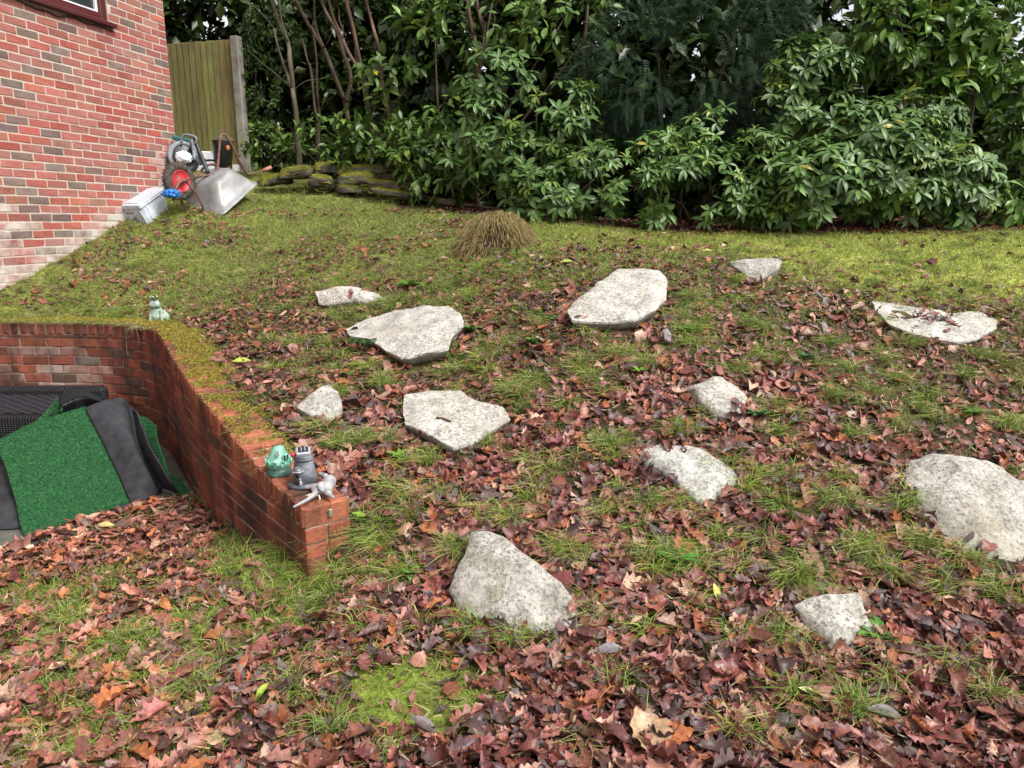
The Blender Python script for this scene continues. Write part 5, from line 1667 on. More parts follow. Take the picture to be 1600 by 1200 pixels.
# x must lie in the leaf's plane
x_ = nrmz(np.cross(nn, rng.normal(0, 1, (n, 3)))); y_ = np.cross(nn, x_)
size = np.clip(rng.gamma(9, .0080, n), .028, .130) * np.where(lP[:, 1] > 5.2, .82, 1.0)
flat = rng.uniform(.5, 1.25, n)
M = np.stack([x_ * size[:, None], y_ * (size * rng.uniform(.55, 1.12, n))[:, None], nn * (size * flat)[:, None]], -1)
idx = rng.choice(len(OAK), n); idx = np.where(rng.random(n) < .10, len(OAK) + rng.integers(0, 2, n), idx)
col = LEAFC[rng.choice(len(LEAFC), n, p=LEAFW)] * rng.uniform(.7, 1.5, (n, 1)) * np.array([1.0, 1.02, 1.06])
col = np.where((idx >= len(OAK))[:, None], np.array([.105, .075, .07]) * rng.uniform(.7, 1.5, (n, 1)), col)
tan = sstep(520, 100, lf['px']) * lf['sunk']                 # drier, paler leaves over by the yard
col = col * (1 + .30 * tan[:, None]) + np.array([.045, .025, .012]) * tan[:, None]
m_fall = m_leaf('fallen leaf', 'attr', .44, .4, .10, .38, 70)
m_fall1 = m_leaf('fallen leaf single', 'obj', .44, .4, .10, .38, 70)
_, _, zc = project(lP)
infr = (lf['px'] > 5) & (lf['px'] < 1595) & (lf['py'] > 300) & (lf['py'] < 1190)
score = np.where(infr & (nn[:, 2] > .6), size / zc, 0) * (1 + .3 * (lP[:, 2] - ground(lP[:, 0], lP[:, 1])) / .03)
order = np.argsort(-score)
SING = np.zeros(n, bool); SING[order[:300]] = True
parts_, off_ = [], 0
for tset, sel in ((TEMPL, zc < 2.6), (TEMPL_M, (zc >= 2.6) & (zc < 4.0)), (TEMPL_F, zc >= 4.0)):
    sel = sel & ~SING
    V, F, C = scatter(tset, idx[sel], M[sel], lP[sel], col[sel])
    parts_.append((V, F + off_, C)); off_ += len(V)
# torn fragments and rotted bits matted between the whole leaves
kf = 44000
qx, qy = rng.uniform(-4.4, 5.6, kf), rng.uniform(1.3, 7.6, kf)
qP = np.c_[qx, qy, ground(qx, qy)]
qf = fields(qP)
ok = (rng.random(kf) < qf['leaf'] ** .8) & (qf['px'] > -150) & (qf['px'] < 1750) & ~off_limits(qx, qy, .95, .03) & ~in_poly(qx, qy, _slab2)
qP = qP[ok]; kf = len(qP)
qn = gn(qP[:, 0], qP[:, 1], .1)
qP += qn * rng.uniform(.003, .02, (kf, 1)); qn = nrmz(qn + rng.normal(0, .28, (kf, 3)))
qx_ = nrmz(np.cross(qn, rng.normal(0, 1, (kf, 3)))); qy_ = np.cross(qn, qx_)
qs = rng.gamma(5, .0075, kf)
qM = np.stack([qx_ * qs[:, None], qy_ * (qs * rng.uniform(.6, 1.3, kf))[:, None], qn * (qs * rng.uniform(.3, 1.3, kf))[:, None]], -1)
FRAG = [oak_template(90 + i, cu, be, .42, .3, st=4) for i, (cu, be) in enumerate(((.8, .5), (-.9, .4), (.3, -.9), (1.4, .2)))]
FRAG = [(v.reshape(4, 5, 3)[:, ::2].reshape(-1, 3), grid_faces(4, 3), c.reshape(4, 5, 3)[:, ::2].reshape(-1, 3)) for v, f, c in FRAG]
qc = LEAFC[rng.choice(len(LEAFC), kf, p=LEAFW)] * rng.uniform(.45, 1.35, (kf, 1))
V, F, C = scatter(FRAG, rng.integers(0, 4, kf), qM, qP, qc)
parts_.append((V, F + off_, C)); off_ += len(V)
V, F, C = (np.concatenate([p_[i] for p_ in parts_]) for i in range(3))
o = obj('fallen_leaves', mesh_np('fallen_leaves', V, F, C), m_fall)
tag(o, 'wet brown oak leaf litter covering the bank and yard', 'leaves', kind='stuff')
TM = []
for tv, tf, tc in TEMPL:
    me = mesh_np('oak_leaf', tv, tf, tc); me.materials.append(m_fall1); TM.append(me)
for i in np.where(SING)[0]:
    o = bpy.data.objects.new('oak_leaf' if idx[i] < len(OAK) else 'laurel_leaf', TM[idx[i]])
    COL.objects.link(o)
    o.matrix_world = Matrix.Translation(lP[i]) @ Matrix(M[i].tolist()).to_4x4()
    o.color = (*col[i], 1)
    v_ = col[i].sum()
    if idx[i] >= len(OAK):
        tag(o, 'dull grey brown smooth edged leaf lying in the leaf litter', 'leaf', 'smooth fallen leaves')
    elif v_ > .58:
        tag(o, 'pale tan dried oak leaf lying on the litter', 'leaf', 'pale fallen oak leaves')
    elif v_ > .32:
        tag(o, 'russet brown oak leaf lying on the litter', 'leaf', 'russet fallen oak leaves')
    else:
        tag(o, 'dark wet oak leaf lying on the litter', 'leaf', 'dark fallen oak leaves')
# single odd leaves
ELL = blade_leaf(9, .19, .12, .5)
ELLM = mesh_np('laurel_leaf', *ELL[:2], ELL[2]); ELLM.materials.append(m_fall1)
for px, py, ln, ang, c, lab in [(378, 573, .125, 5, (.50, .58, .08), 'large yellow green laurel leaf lying on the bank behind the coping'),
                                (1119, 940, .075, 100, (.72, .70, .14), 'small bright yellow leaf lying above the kite shaped stone'),
                                (1262, 1096, .07, -20, (.66, .68, .30), 'pale yellow green leaf lying below the kite shaped stone'),
                                (165, 831, .11, 5, (.66, .58, .22), 'pale yellow leaf lying on the edge of the concrete slab'),
                                (1105, 399, .09, 5, (.42, .42, .10), 'olive leaf lying on the upper lawn beside the buried stone'),
                                (885, 416, .10, 10, (.40, .46, .10), 'long green leaf lying near the straw fringed mound'),
                                (410, 1098, .07, 60, (.45, .60, .08), 'fresh green leaf lying among pale oak leaves'),
                                (662, 1150, .10, -25, (.12, .085, .085), 'dark purple grey laurel leaf lying beside the bright moss patch'),
                                (950, 1030, .11, 10, (.20, .17, .185), 'slate grey laurel leaf lying below the tall boulder'),
                                (1380, 1128, .12, -8, (.17, .14, .15), 'long slate grey laurel leaf lying below the kite shaped stone')]:
    p, nr = ray_hit(px, py)
    p = on_ground(px, py) + Vector((0, 0, .035))
    nr = (Vector(gn(np.array([p.x]), np.array([p.y]))[0]) + Vector((0, -.25, 0))).normalized()
    xd = Vector((math.cos(R(ang)), .45 * math.sin(R(ang)), .9 * math.sin(R(ang))))
    fr = frame_from(np.array([tuple(xd)]), np.array([tuple(nr)]))[0] * ln
    o = bpy.data.objects.new('laurel_leaf', ELLM); COL.objects.link(o)
    o.matrix_world = Matrix.Translation(p) @ Matrix(fr.tolist()).to_4x4() @ Matrix.Translation((-.5, 0, .03))
    o.color = (*[q * .72 for q in c], 1)
    tag(o, lab, 'leaf')
# the big tan leaf in front
big = oak_template(77, .5, .5, .40, .16, 14)
bme = mesh_np('sycamore_leaf', *big[:2], big[2]); bme.materials.append(m_fall1)
p = on_ground(1012, 1165) + Vector((0, 0, .045))
o = bpy.data.objects.new('sycamore_leaf', bme); COL.objects.link(o)
fr = frame_from(np.array([[-.25, .55, .3]]), np.array([[.1, -.35, 1.]]))[0] * .15
o.matrix_world = Matrix.Translation(p) @ Matrix(fr.tolist()).to_4x4(); o.color = (.42, .27, .16, 1)
tag(o, 'big curled tan leaf much larger than the oak leaves round it', 'leaf')

# ================================================================== SMALL PLANTS on the bank
m_weed = m_leaf('weed leaf', 'attr', .45, .35, .2, .15, 120)
WD = [blade_leaf(6, .20, .35, .3), blade_leaf(6, .26, .2, .25), blade_leaf(6, .16, .5, .3)]
for i, (px, py, r, c, lab) in enumerate([(640, 452, .085, (.10, .22, .035), 'leafy bright green weed beside the narrow mossy stone'),
        (832, 541, .06, (.09, .20, .03), 'small weed rosette between the overhanging stone and the drift'), (735, 522, .07, (.06, .15, .03), 'dark leafy weed at the right end of the overhanging stone'),
        (690, 562, .05, (.09, .19, .03), 'tiny green weed below the overhanging stone'), (545, 592, .05, (.07, .16, .03), 'low green weed near the small triangular stone'),
        (1070, 525, .06, (.08, .19, .035), 'light green weed by the fist sized pebble'), (1000, 588, .045, (.12, .24, .03), 'tiny lime green weed above the leaf drift'),
        (1185, 655, .06, (.04, .12, .035), 'dark green weed at the foot of the stone by the drift'), (1520, 655, .055, (.09, .22, .04), 'bright weed above the largest boulder'),
        (1260, 565, .055, (.05, .13, .04), 'dark round leaved weed on the upper bank'), (1365, 1000, .075, (.08, .22, .035), 'round leaved green plant at the corner of the kite shaped stone'),
        (1055, 885, .085, (.07, .20, .03), 'leafy green plant growing in a grass clump mid bank'), (622, 720, .055, (.12, .25, .04), 'pale green weed up the bank from the elephant ornament'),
        (640, 905, .05, (.10, .21, .035), 'green weed left of the tall boulder'), (575, 818, .06, (.20, .30, .05), 'yellowish weed beside the wall end'), (860, 505, .05, (.06, .15, .03), 'dark weed under the white wedge stone'),
        (930, 455 + 60, .05, (.10, .22, .04), 'light weed left of the fist sized pebble'), (1310, 495, .05, (.09, .2, .04), 'green weed left of the long low stone')]):
    p = on_ground(px, py)
    k = random.randint(12, 18)
    wd = thing('weed_plant', lab, 'weed', tuple(p), 'small weeds on the bank')
    for q in range(k):
        a = q * 2.4 + random.random()
        d = Vector((math.cos(a), math.sin(a), random.uniform(.35, 1.1))).normalized()
        fr = frame_from(np.array([tuple(d)]), np.array([[0, -.2, 1.]]))[0] * r * 1.05 * random.uniform(.7, 1.2)
        tv, tf, tc = WD[q % 3]
        V = tv @ fr.T
        o = obj('leaf', mesh_np('leaf', V, tf, np.array(c) * random.uniform(.75, 1.35) * tc), m_weed, wd, world=False)
        o.location = (0, 0, .022)
# fern under the overhanging stone
fp = on_ground(572, 545)
fern = thing('fern', 'small green fern growing out beneath the overhanging flat stone', 'fern', tuple(fp))
for q in range(7):
    a = R(200 + q * 24)
    V, F, C = [], [], []
    L = random.uniform(.13, .19)
    pts = [Vector((math.cos(a) * L * t, math.sin(a) * L * t * .8, .09 * math.sin(t * 2.2) - .015 * t)) for t in [i / 13 for i in range(14)]]
    for i in range(1, 13):
        t = i / 13
        ax = (pts[i + 1] - pts[i - 1]).normalized(); sdv = ax.cross(Vector((0, 0, 1))).normalized()
        for sg_ in (-1, 1):
            ln = .045 * math.sin(math.pi * (1 - t) ** .8) + .006
            b0 = pts[i]; tipv = b0 + (sdv * sg_ * .9 + ax * .45) * ln - Vector((0, 0, .008))
            k0 = len(V)
            V += [b0 - ax * .004, b0 + ax * .004, b0.lerp(tipv, .6) + ax * .005, tipv]
            F.append((k0, k0 + 1, k0 + 2, k0 + 3))
            C += [(.045, .12, .025)] * 4
    obj('frond', mesh_np('frond', np.array([tuple(v) for v in V]), F, np.array(C) * random.uniform(.8, 1.3)), m_weed, fern, world=False)
# ================================================================== SHRUBS AND TREES behind the lawn
m_rho = m_leaf('rhododendron leaf', 'attr', .40, .4, .16, .25, 40); m_rho1 = m_leaf('rhododendron leaf single', 'obj', .40, .4, .16, .25, 40)
m_lau = m_leaf('laurel foliage', 'attr', .36, .42, .18, .2, 40); m_lau1 = m_leaf('laurel foliage single', 'obj', .36, .42, .18, .2, 40)
m_yew = m_leaf('yew needle', 'attr', .5, .3, .08, .2, 40)
m_stem = m_noise('shrub stem', [(.05, .035, .025), (.10, .075, .055), (.16, .12, .09)], 14, .9, .12, bscale=60, bmp=.5, stretch=(1, 1, .25))
m_stem2 = m_noise('reddish laurel stem', [(.07, .04, .03), (.13, .08, .058), (.2, .145, .105)], 7, .85, .15, bscale=50, bmp=.5, stretch=(1, 1, .2))
m_stem3 = m_noise('greenish grey stem', [(.06, .055, .035), (.115, .10, .07), (.17, .15, .105)], 7, .85, .15, bscale=50, bmp=.5, stretch=(1, 1, .2))
RHO = [blade_leaf(5, .17, .28, .35), blade_leaf(5, .19, .15, .3), blade_leaf(5, .15, .45, .4)]
LAU = [blade_leaf(5, .20, .20, .4, peak=.58), blade_leaf(5, .22, .10, .3, peak=.58), blade_leaf(5, .18, .4, .45, peak=.58)]
CHEAP = [blade_leaf(3, .24, .2, .3), blade_leaf(3, .28, .1, .3)]
def spray_template(pairs=9):
    V, F = [], []
    for i in range(pairs):
        t = (i + .5) / pairs
        for s_ in (-1, 1):
            ln = .20 * (1 - .65 * t)
            k = len(V)
            z = -.30 * t * t
            V += [(t - .012, 0, z), (t + .022, 0, z), (t + .06 + .015, s_ * ln, z - .03), (t + .04, s_ * ln * .97, z - .03)]
            F.append((k, k + 1, k + 2, k + 3))
    k = len(V)
    V += [(0, -.006, 0), (0, .006, 0), (1, .004, -.3), (1, -.004, -.3)]; F.append((k, k + 1, k + 2, k + 3))
    V = np.array(V, float)
    return V, np.array(F), np.ones((len(V), 3))
SPRAY = [spray_template(9), spray_template(8)]
SKY_GAPS = [(1312, 22, 9, 9), (1330, 8, 14, 7), (1338, 34, 7, 8), (1594, 30, 8, 12), (1590, 66, 9, 14), (1598, 52, 8, 10)]
def lobe_points(lobes, dens, shell=(.70, 1.04), back=.45):
    """points on the skins of a shrub's lobes, with outward normals"""
    P, N, Dp = [], [], []
    L = []
    for (px, py, Y, rx, rz, *ry) in lobes:
        c = at_y(px, py, Y); k = Y / FPX
        L.append((np.array(tuple(c)), np.array([rx * k, (ry[0] if ry else min(rx, rz) * .85) * k, rz * k])))
    for c, r in L:
        area = 4 * math.pi * ((r[0] * r[1]) ** 1.6 / 3 + (r[0] * r[2]) ** 1.6 / 3 + (r[1] * r[2]) ** 1.6 / 3) ** (1 / 1.6)
        n = int(area * dens)
        d = nrmz(rng.normal(0, 1, (n, 3)))
        d = d[d[:, 1] < back]
        f = 1 - (1 - shell[0]) * rng.random(len(d)) ** 1.5 + (shell[1] - 1) * rng.random(len(d))
        bump_ = .84 + .32 * fbm(d[:, 0] * 3 + c[0] * 5 + 50, d[:, 2] * 3 + c[2] * 5 + d[:, 1] * 2 + 50, 2)
        p = c + d * r * (f * bump_)[:, None]
        m = np.ones(len(p), bool)
        for c2, r2 in L:
            if c2 is c: continue
            m &= (((p - c2) / r2) ** 2).sum(1) > .62 ** 2
        m &= p[:, 2] > ground(p[:, 0], p[:, 1]) + .02
        P.append(p[m]); N.append(nrmz(d / r)[m]); Dp.append(f[m])
    return np.concatenate(P), np.concatenate(N), np.concatenate(Dp), L
def gaps(P):
    px, py, _ = project(P)
    m = np.zeros(len(P), bool)
    for cx, cy, rx, ry in SKY_GAPS: m |= ((px - cx) / rx) ** 2 + ((py - cy) / ry) ** 2 < 1
    return m
def stems(parent, base, targets, r=.022, mat=None, name='stem'):
    for t in targets:
        bm = bmesh.new()
        t = Vector(t); b0 = Vector(base) + Vector((random.uniform(-.12, .12), random.uniform(-.05, .08), -.05))
        mid = b0.lerp(t, .5) + Vector((random.uniform(-.1, .1), random.uniform(-.05, .1), random.uniform(-.02, .08)))
        pts = catmull([b0, mid, t], 5)
        add_tube(bm, pts, list(np.linspace(r, r * .35, len(pts))), 7)
        obj(name, bm_mesh(bm, name, True), mat or m_stem, parent)
def shrub(name, label, lobes, kind, dens, leaf=.115, single=120, group='shrubs of the boundary hedge', base_px=None, tone_=1.0, back=.45, cheap=False, n_st=4, shell=(.62, 1.06), void=.40):
    P, N, Dp, L = lobe_points(lobes, dens, shell, back)
    P_ok = ~gaps(P) & (fbm(P[:, 0] * 3.4 + 31, P[:, 2] * 3.4 + P[:, 1] * 1.7 + 77, 2) > void - .12 * (N[:, 2] > .35))
    P, N, Dp = P[P_ok], N[P_ok], Dp[P_ok]
    n = len(P)
    if kind == 'rho':
        per = 8
        axis = nrmz(N * .75 + np.array([0, -.15, .75]) + rng.normal(0, .22, (n, 3)))
        a0 = rng.uniform(0, 2 * np.pi, n)
        t1 = nrmz(np.cross(axis, rng.normal(0, 1, (n, 3)))); t2 = np.cross(axis, t1)
        Ms, Ts, Cs, Sc = [], [], [], []
        young = rng.random(n) < .16
        tint = rng.uniform(.72, 1.28, (n, 1))
        for q in range(per):
            an = a0 + q * 2 * np.pi / per * 1.0 + rng.normal(0, .16, n)
            rad = t1 * np.cos(an)[:, None] + t2 * np.sin(an)[:, None]
            el_ = rng.normal(.12, .28, n) if q % 2 else rng.normal(.45, .25, n)
            d = nrmz(rad + axis * el_[:, None] - np.array([0, 0, .25]))
            sz = leaf * rng.uniform(.68, 1.18, n) * np.where(young, .75, 1)
            fr = frame_from(d, axis + rng.normal(0, .15, (n, 3)))
            Ms.append(fr * sz[:, None, None]); Ts.append(P + d * .008)
            c = np.array([.076, .142, .033]) * tint * rng.uniform(.8, 1.25, (n, 1))
            c = np.where(young[:, None], np.array([.14, .21, .035]) * rng.uniform(.8, 1.2, (n, 1)), c)
            c = np.where(rng.random((n, 1)) < .004, np.array([.28, .25, .04]), c)
            Cs.append(c * tone_); Sc.append(Dp)
        M, T, C, S = np.concatenate(Ms), np.concatenate(Ts), np.concatenate(Cs), np.concatenate(Sc)
        tm, ma, m1 = RHO, m_rho, m_rho1
    elif kind == 'lau':
        per = 5
        Ms, Ts, Cs, Sc = [], [], [], []
        tw_ = nrmz(N * .8 + np.array([0, -.1, .15]) + rng.normal(0, .45, (n, 3)))
        tint = rng.uniform(.7, 1.3, (n, 1))
        for q in range(per):
            sd = nrmz(np.cross(tw_, rng.normal(0, 1, (n, 3))))
            d = nrmz(tw_ * rng.uniform(.3, .9, (n, 1)) + sd * .8 - np.array([0, 0, 1.]) * rng.uniform(0, .55, (n, 1)))
            nr_ = nrmz(np.array([0, -.25, 1.]) + rng.normal(0, .4, (n, 3)))
            sz = leaf * rng.uniform(.65, 1.2, n)
            Ms.append(frame_from(d, nr_) * sz[:, None, None]); Ts.append(P + tw_ * (leaf * .28 * (q - 2)))
            c = np.array([.085, .155, .030]) * tint * rng.uniform(.75, 1.3, (n, 1))
            c = np.where(rng.random((n, 1)) < .10, np.array([.14, .19, .03]) * rng.uniform(.8, 1.2, (n, 1)), c)
            c = np.where(rng.random((n, 1)) < .004, np.array([.38, .34, .03]), c)
            Cs.append(c * tone_); Sc.append(Dp)
        M, T, C, S = np.concatenate(Ms), np.concatenate(Ts), np.concatenate(Cs), np.concatenate(Sc)
        tm, ma, m1 = (CHEAP if cheap else LAU), m_lau, m_lau1
    else:
        d = nrmz(N * .7 + np.array([0, -.1, -.15]) + rng.normal(0, .4, (n, 3)))
        sz = leaf * rng.uniform(.6, 1.3, n)
        M = frame_from(d, np.array([0, -.3, 1.]) + rng.normal(0, .35, (n, 3))) * sz[:, None, None]
        T = P; S = Dp
        C = np.array([.026, .056, .026]) * rng.uniform(.5, 1.7, (n, 1)) * tone_
        tm, ma, m1 = SPRAY, m_yew, None
    gap = gaps(T + M[:, :, 0] * .5)
    M, T, C, S = M[~gap], T[~gap], C[~gap], S[~gap]
    c0 = L[0][0]
    bx, by = (c0[0], c0[1] + .1)
    if base_px: q = on_ground(*base_px); bx, by = q.x, q.y + .35
    base = Vector((bx, by, gz(bx, by)))
    root = thing(name, label, 'tree' if 'tree' in name else 'shrub', tuple(base), group)
    idx = rng.integers(0, len(tm), len(M))
    sing = np.zeros(len(M), bool)
    if single and m1 is not None:
        px, py, zc = project(T)
        size_ = np.linalg.norm(M[:, :, 0], axis=1)
        tip = T + M[:, :, 0]
        px2, py2, _ = project(tip)
        proj = np.hypot(px2 - px, py2 - py)
        nz = M[:, :, 2] / size_[:, None]
        vis = (px > 0) & (px < 1600) & (py > 0) & (S > .93) & (-nz[:, 1] + nz[:, 2] > .55)
        sc = np.where(vis, proj - zc * 4, -1e9)
        sing[np.argsort(-sc)[:single]] = True
        sing &= vis
    V, F, Cc = scatter(tm, idx[~sing], M[~sing], T[~sing], C[~sing])
    o = obj('foliage', mesh_np('foliage', V, F, Cc), ma, root); tag(o, kind='stuff')
    if sing.any():
        meshes = []
        for tv, tf, tc in tm:
            me = mesh_np('leaf', tv, tf, tc); me.materials.append(m1); meshes.append(me)
        for i in np.where(sing)[0]:
            o = bpy.data.objects.new('leaf', meshes[idx[i]]); COL.objects.link(o); o.parent = root
            o.matrix_local = Matrix.Translation(Vector(T[i]) - base) @ Matrix(M[i].tolist()).to_4x4()
            o.color = (*C[i], 1)
    if n_st:
        tg = [tuple(L[i % len(L)][0] + L[i % len(L)][1] * np.array([random.uniform(-.4, .4), random.uniform(-.3, .2), random.uniform(-.1, .5)])) for i in range(n_st)]
        stems(root, base, tg)
    return root
shrub('rhododendron', 'big rounded rhododendron with broad glossy leaves overhanging the lawn edge', [(1400, 262, 7.05, 110, 78), (1295, 285, 6.95, 95, 66), (1485, 285, 7.05, 70, 70), (1340, 205, 7.25, 80, 45), (1430, 190, 7.3, 70, 40)], 'rho', 92, .135, 300, base_px=(1390, 357), n_st=5)
shrub('rhododendron', 'smaller rhododendron with yellowish shoot tips beside the big rounded one', [(1100, 290, 7.15, 95, 62), (1180, 272, 7.2, 62, 66), (1015, 305, 7.2, 62, 48), (1115, 222, 7.4, 65, 48), (1215, 320, 7.05, 45, 32), (1040, 245, 7.5, 60, 45)], 'rho', 92, .112, 220, base_px=(1090, 355), tone_=1.12)
shrub('rhododendron', 'upper rhododendron lobe with pale leaves hanging under the laurel boughs', [(1265, 110, 7.45, 62, 42), (1230, 165, 7.45, 48, 40), (1295, 175, 7.5, 40, 34)], 'rho', 95, .125, 120, base_px=(1250, 355), n_st=3)
shrub('rhododendron', 'dark glossy shrub with low spreading leaves behind the soil mound', [(860, 300, 7.55, 70, 42), (930, 275, 7.6, 75, 60), (985, 315, 7.4, 45, 38), (905, 225, 7.8, 70, 50)], 'rho', 85, .125, 160, base_px=(900, 350), tone_=.9, void=.44)
shrub('rhododendron', 'tall rhododendron with star shaped leaf whorls in the middle of the hedge', [(790, 130, 8.1, 70, 55), (850, 185, 8.0, 90, 60), (760, 195, 8.1, 75, 55), (820, 245, 7.95, 80, 45), (720, 240, 8.2, 60, 45)], 'rho', 58, .135, 200, base_px=(800, 340), tone_=.92, void=.50)
shrub('laurel_shrub', 'low laurel with upright glossy leaves above the dry stone wall', [(590, 215, 9.0, 60, 35), (510, 225, 9.1, 45, 32), (650, 235, 8.75, 50, 42), (560, 250, 9.0, 50, 16), (690, 285, 8.45, 55, 34)], 'lau', 75, .135, 140, base_px=(610, 300))
shrub('laurel_shrub', 'small bright laurel at the foot of the concrete fence post', [(420, 232, 9.4, 34, 26), (455, 245, 9.3, 30, 18), (405, 215, 9.5, 18, 16)], 'lau', 120, .115, 60, base_px=(425, 268), tone_=.9, n_st=2)
shrub('laurel_shrub', 'laurel boughs with long drooping leaves along the top of the hedge', [(680, 60, 8.9, 60, 60), (760, 30, 8.8, 80, 45), (880, 40, 8.6, 85, 45), (960, 20, 8.5, 70, 40), (620, 130, 9.0, 60, 40), (670, 170, 8.8, 50, 40)], 'lau', 42, .15, 140, base_px=(720, 320), void=.50)
shrub('laurel_shrub', 'tall bright laurel with large hanging leaves above the big rhododendron', [(1450, 60, 7.75, 95, 45), (1545, 30, 7.7, 70, 38), (1380, 55, 7.9, 45, 42), (1410, 10, 7.8, 90, 30), (1500, 105, 7.7, 70, 34), (1470, 150, 7.65, 60, 30)], 'lau', 80, .17, 200, base_px=(1530, 352), tone_=1.2)
shrub('laurel_shrub', 'laurel with yellow green leaves at the far right end of the hedge', [(1600, 150, 7.6, 50, 45), (1620, 225, 7.6, 55, 50), (1585, 322, 7.05, 42, 32), (1640, 310, 7.1, 60, 45)], 'lau', 105, .135, 80, base_px=(1600, 352), tone_=1.2)
shrub('yew_tree', 'dark yew tree with fine drooping needles in the middle of the hedge', [(1010, 110, 8.3, 95, 85), (1110, 90, 8.2, 95, 95), (1060, 170, 8.25, 100, 55), (1180, 130, 8.1, 60, 70), (950, 150, 8.4, 70, 55), (1150, 30, 8.2, 100, 60), (1210, 60, 8.3, 50, 60)], 'yew', 420, .17, 0, base_px=(1060, 345))
shrub('ivy', 'dark ivy climbing behind the concrete fence post', [(408, 110, 10.1, 26, 80), (430, 60, 10.2, 40, 60), (415, 180, 10.0, 22, 50)], 'lau', 130, .075, 40, base_px=(405, 268), tone_=.6, n_st=1)
# far dark evergreens that close the view
for i, (lobes, bp) in enumerate([([(330, 20, 12.5, 150, 130), (250, -60, 12.5, 150, 100), (430, -40, 12.5, 130, 110)], (330, 255)),
                                 ([(520, 60, 11.6, 130, 150), (600, 170, 11.0, 110, 90), (480, 190, 11.4, 110, 60), (560, -60, 11.6, 140, 90)], (520, 258)),
                                 ([(740, 90, 10.4, 130, 150), (700, 220, 10.0, 110, 80), (800, -40, 10.4, 140, 90)], (740, 300)),
                                 ([(920, 100, 10.0, 130, 160), (880, 260, 9.4, 110, 70), (980, -40, 10, 140, 90)], (920, 330)),
                                 ([(1120, 120, 9.8, 150, 170), (1080, 280, 9.0, 130, 70), (1150, -50, 9.8, 150, 90)], (1110, 345)),
                                 ([(1300, 150, 9.4, 130, 110), (1300, 270, 8.6, 120, 70), (1250, 0, 9.6, 80, 80)], (1300, 345)),
                                 ([(1470, 120, 9.3, 120, 120), (1500, 250, 8.5, 130, 80), (1450, -40, 9.4, 110, 80)], (1480, 345)),
                                 ([(1640, 200, 9.4, 70, 120), (1640, 290, 8.6, 100, 60), (1760, 100, 9.5, 110, 160)], (1640, 345))]):
    shrub('evergreen_tree', 'dark evergreen tree closing the view behind the hedge shrubs', lobes, 'lau', 46, .22, 0, 'dark evergreen trees behind the hedge', bp, .34, .9, True, 3, (.35, 1.04), 0.0)
# a distant thicket on the ground beyond, filling under the crowns
shrub('thicket', 'dark thicket of undergrowth on the ground beyond the evergreen trees', [(300 + 150 * i, 190 + 25 * (i % 2), 13.5, 130, 120, 60) for i in range(11)], 'lau', 15, .36, 0, 'dark thicket beyond the hedge', (760, 300), .36, .9, True, 0, (.5, 1.04), 0.0)
shrub('thicket', 'dark low undergrowth between the dry stone wall and the evergreen trees', [(400 + 62 * i, 238 + 8 * i - 4 * (i % 2), 10.6 - .22 * i, 52, 38) for i in range(9)], 'lau', 70, .13, 0, 'dark thicket beyond the hedge', (560, 262), .45, .9, True, 0, (.5, 1.04), 0.0)
# grass and creeping stems in the joints of the stone wall
k = 2400
sx_ = rng.uniform(395, 675, k); sy_ = rng.uniform(258, 318, k)
sP = np.array([tuple(at_y(a, b_, 8.45 + (318 - b_) / 60 * .42 + rng.uniform(-.03, .1))) for a, b_ in zip(sx_, sy_)])
keep = fbm(sP[:, 0] * 6 + 3, sP[:, 2] * 9 + 8, 2) > np.where(sx_ < 480, .42, .54)
sP = sP[keep]; k = len(sP)
blades('grass_fringe', sP, nrmz(np.tile([0, -.8, .7], (k, 1)) + rng.normal(0, .3, (k, 3))), rng.uniform(.03, .11, k), rng.uniform(.003, .006, k), rng.uniform(.1, .8, k), grass_cols(k, None, .45, .3) * .75, swall, droop=.6)
# bare leaning stems on the left
stem_specs = [('laurel_tree', 'multi stemmed tree with pale forked leaning trunk beside the fence', m_stem3, 9.3,
               [[(468, 262), (466, 215), (461, 160), (458, 140)], [(460, 150), (455, 100), (449, 65), (436, 30), (418, -10)], [(458, 145), (446, 110), (433, 70), (428, 45)], [(449, 66), (440, 20), (432, -15)]], [.045, .035, .022, .02]),
              ('laurel_tree', 'dark tree with fan of thin leaning stems behind the stone wall', m_stem, 9.6,
               [[(540, 262), (541, 200), (538, 150)], [(538, 155), (522, 120), (505, 75), (480, 35), (452, -15)], [(541, 160), (546, 120), (530, 60), (505, 10), (497, -15)], [(505, 75), (493, 40), (488, -15)], [(500, 260), (488, 125), (478, 90), (470, 60)], [(500, 250), (496, 120), (492, 80), (486, 40)]], [.045, .034, .032, .02, .02, .02]),
              ('laurel_tree', 'tree with reddish brown slanting stems above the stone wall', m_stem2, 9.2,
               [[(578, 262), (575, 160), (566, 120), (558, 70), (545, 20), (541, -15)], [(612, 262), (606, 170), (598, 120), (590, 70), (577, 25), (568, -15)], [(572, 130), (550, 90), (536, 60), (522, 30), (510, -15)], [(606, 150), (600, 190)]], [.036, .03, .026, .015]),
              ('laurel_tree', 'slender brown trunk rising through the laurel boughs in mid hedge', m_stem2, 8.9,
               [[(745, 320), (742, 200), (748, 120), (738, 50), (728, -15)], [(748, 120), (755, 60), (752, 30), (742, -15)], [(905, 320), (912, 120), (915, 60), (918, -15)]], [.035, .025, .03])]
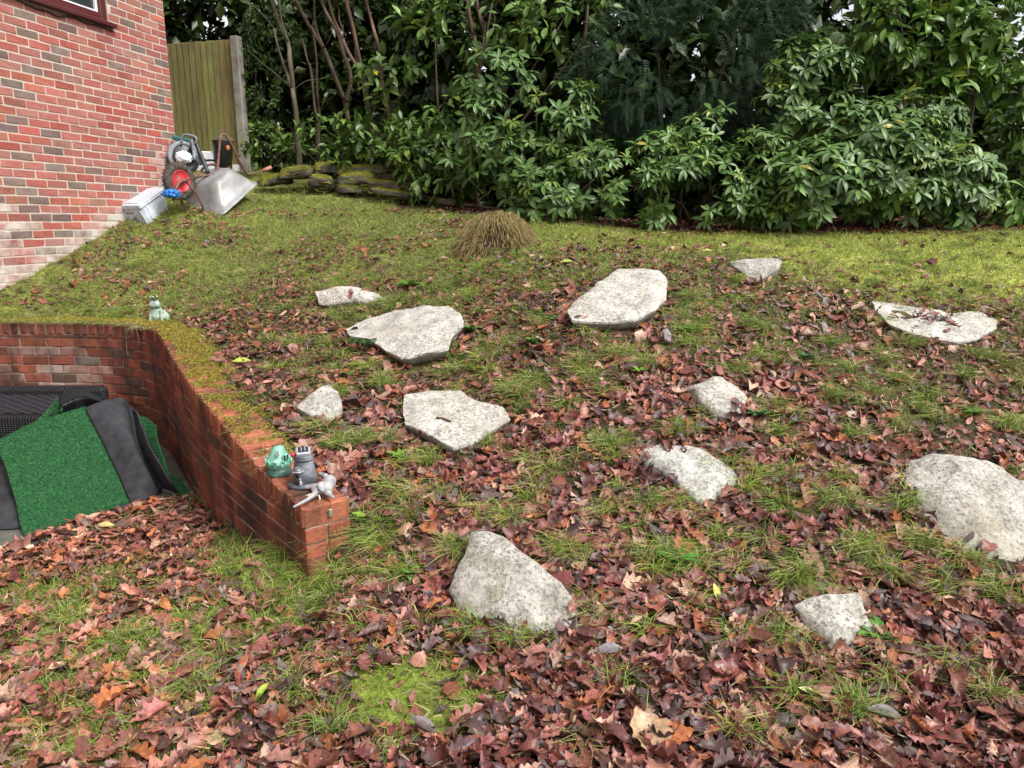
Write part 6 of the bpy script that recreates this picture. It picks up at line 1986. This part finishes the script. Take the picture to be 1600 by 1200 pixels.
for nm, lab, ma, Y, lines, rad in stem_specs:
    b0 = at_y(*lines[0][0], Y)
    root = thing(nm, lab, 'tree', (b0.x, b0.y, gz(b0.x, b0.y)), 'bare stemmed trees in the hedge')
    for ln, r in zip(lines, rad):
        bm = bmesh.new()
        pts = catmull([at_y(px, py, Y + random.uniform(-.08, .08)) for px, py in ln], 6)
        pts = [p + Vector((mnoise.noise(p * 3), mnoise.noise(p * 3 + Vector((4, 4, 4))), 0)) * .03 for p in pts]
        add_tube(bm, pts, list(np.linspace(r * .82, r * .55, len(pts))), 9)
        obj('stem', bm_mesh(bm, 'stem', True), ma, root)
    # twigs and a thin leafy crown above the picture
    for k in range(5):
        bm = bmesh.new()
        px, py = random.choice(random.choice(lines))
        pts = [at_y(px, py, Y)]
        d = Vector((random.uniform(-1, 1), random.uniform(-.6, .2), random.uniform(.2, 1)))
        for i in range(5): pts.append(pts[-1] + d * .11 + Vector((random.uniform(-1, 1), random.uniform(-1, 1), random.uniform(-.5, .8))) * .05)
        add_tube(bm, catmull(pts, 3), list(np.linspace(.007, .002, 16)), 5)
        obj('twig', bm_mesh(bm, 'twig', True), ma, root)
    px, py = lines[1][-1]
    P, N, Dp, L = lobe_points([(px, py - 40, Y, 70, 40), (px + 80, py - 70, Y + .3, 70, 45)], 60, (.4, 1.04), .9)
    n = len(P)
    M = frame_from(nrmz(rng.normal(0, 1, (n, 3)) - np.array([0, 0, .4])), np.array([0, -.2, 1.]) + rng.normal(0, .4, (n, 3))) * (.12 * rng.uniform(.7, 1.2, (n, 1, 1)))
    V, F, Cc = scatter(LAU, rng.integers(0, 3, n), M, P, np.array([.05, .095, .022]) * rng.uniform(.6, 1.3, (n, 1)))
    o = obj('crown', mesh_np('crown', V, F, Cc), m_lau, root); tag(o, kind='stuff')
bpy.context.view_layer.update()
print('triangles', sum(len(o.data.loops) - 2 * len(o.data.polygons) for o in bpy.data.objects if o.type == 'MESH'), 'objects', len(bpy.data.objects), 'house bricks', count_vis, 'leaves', n)
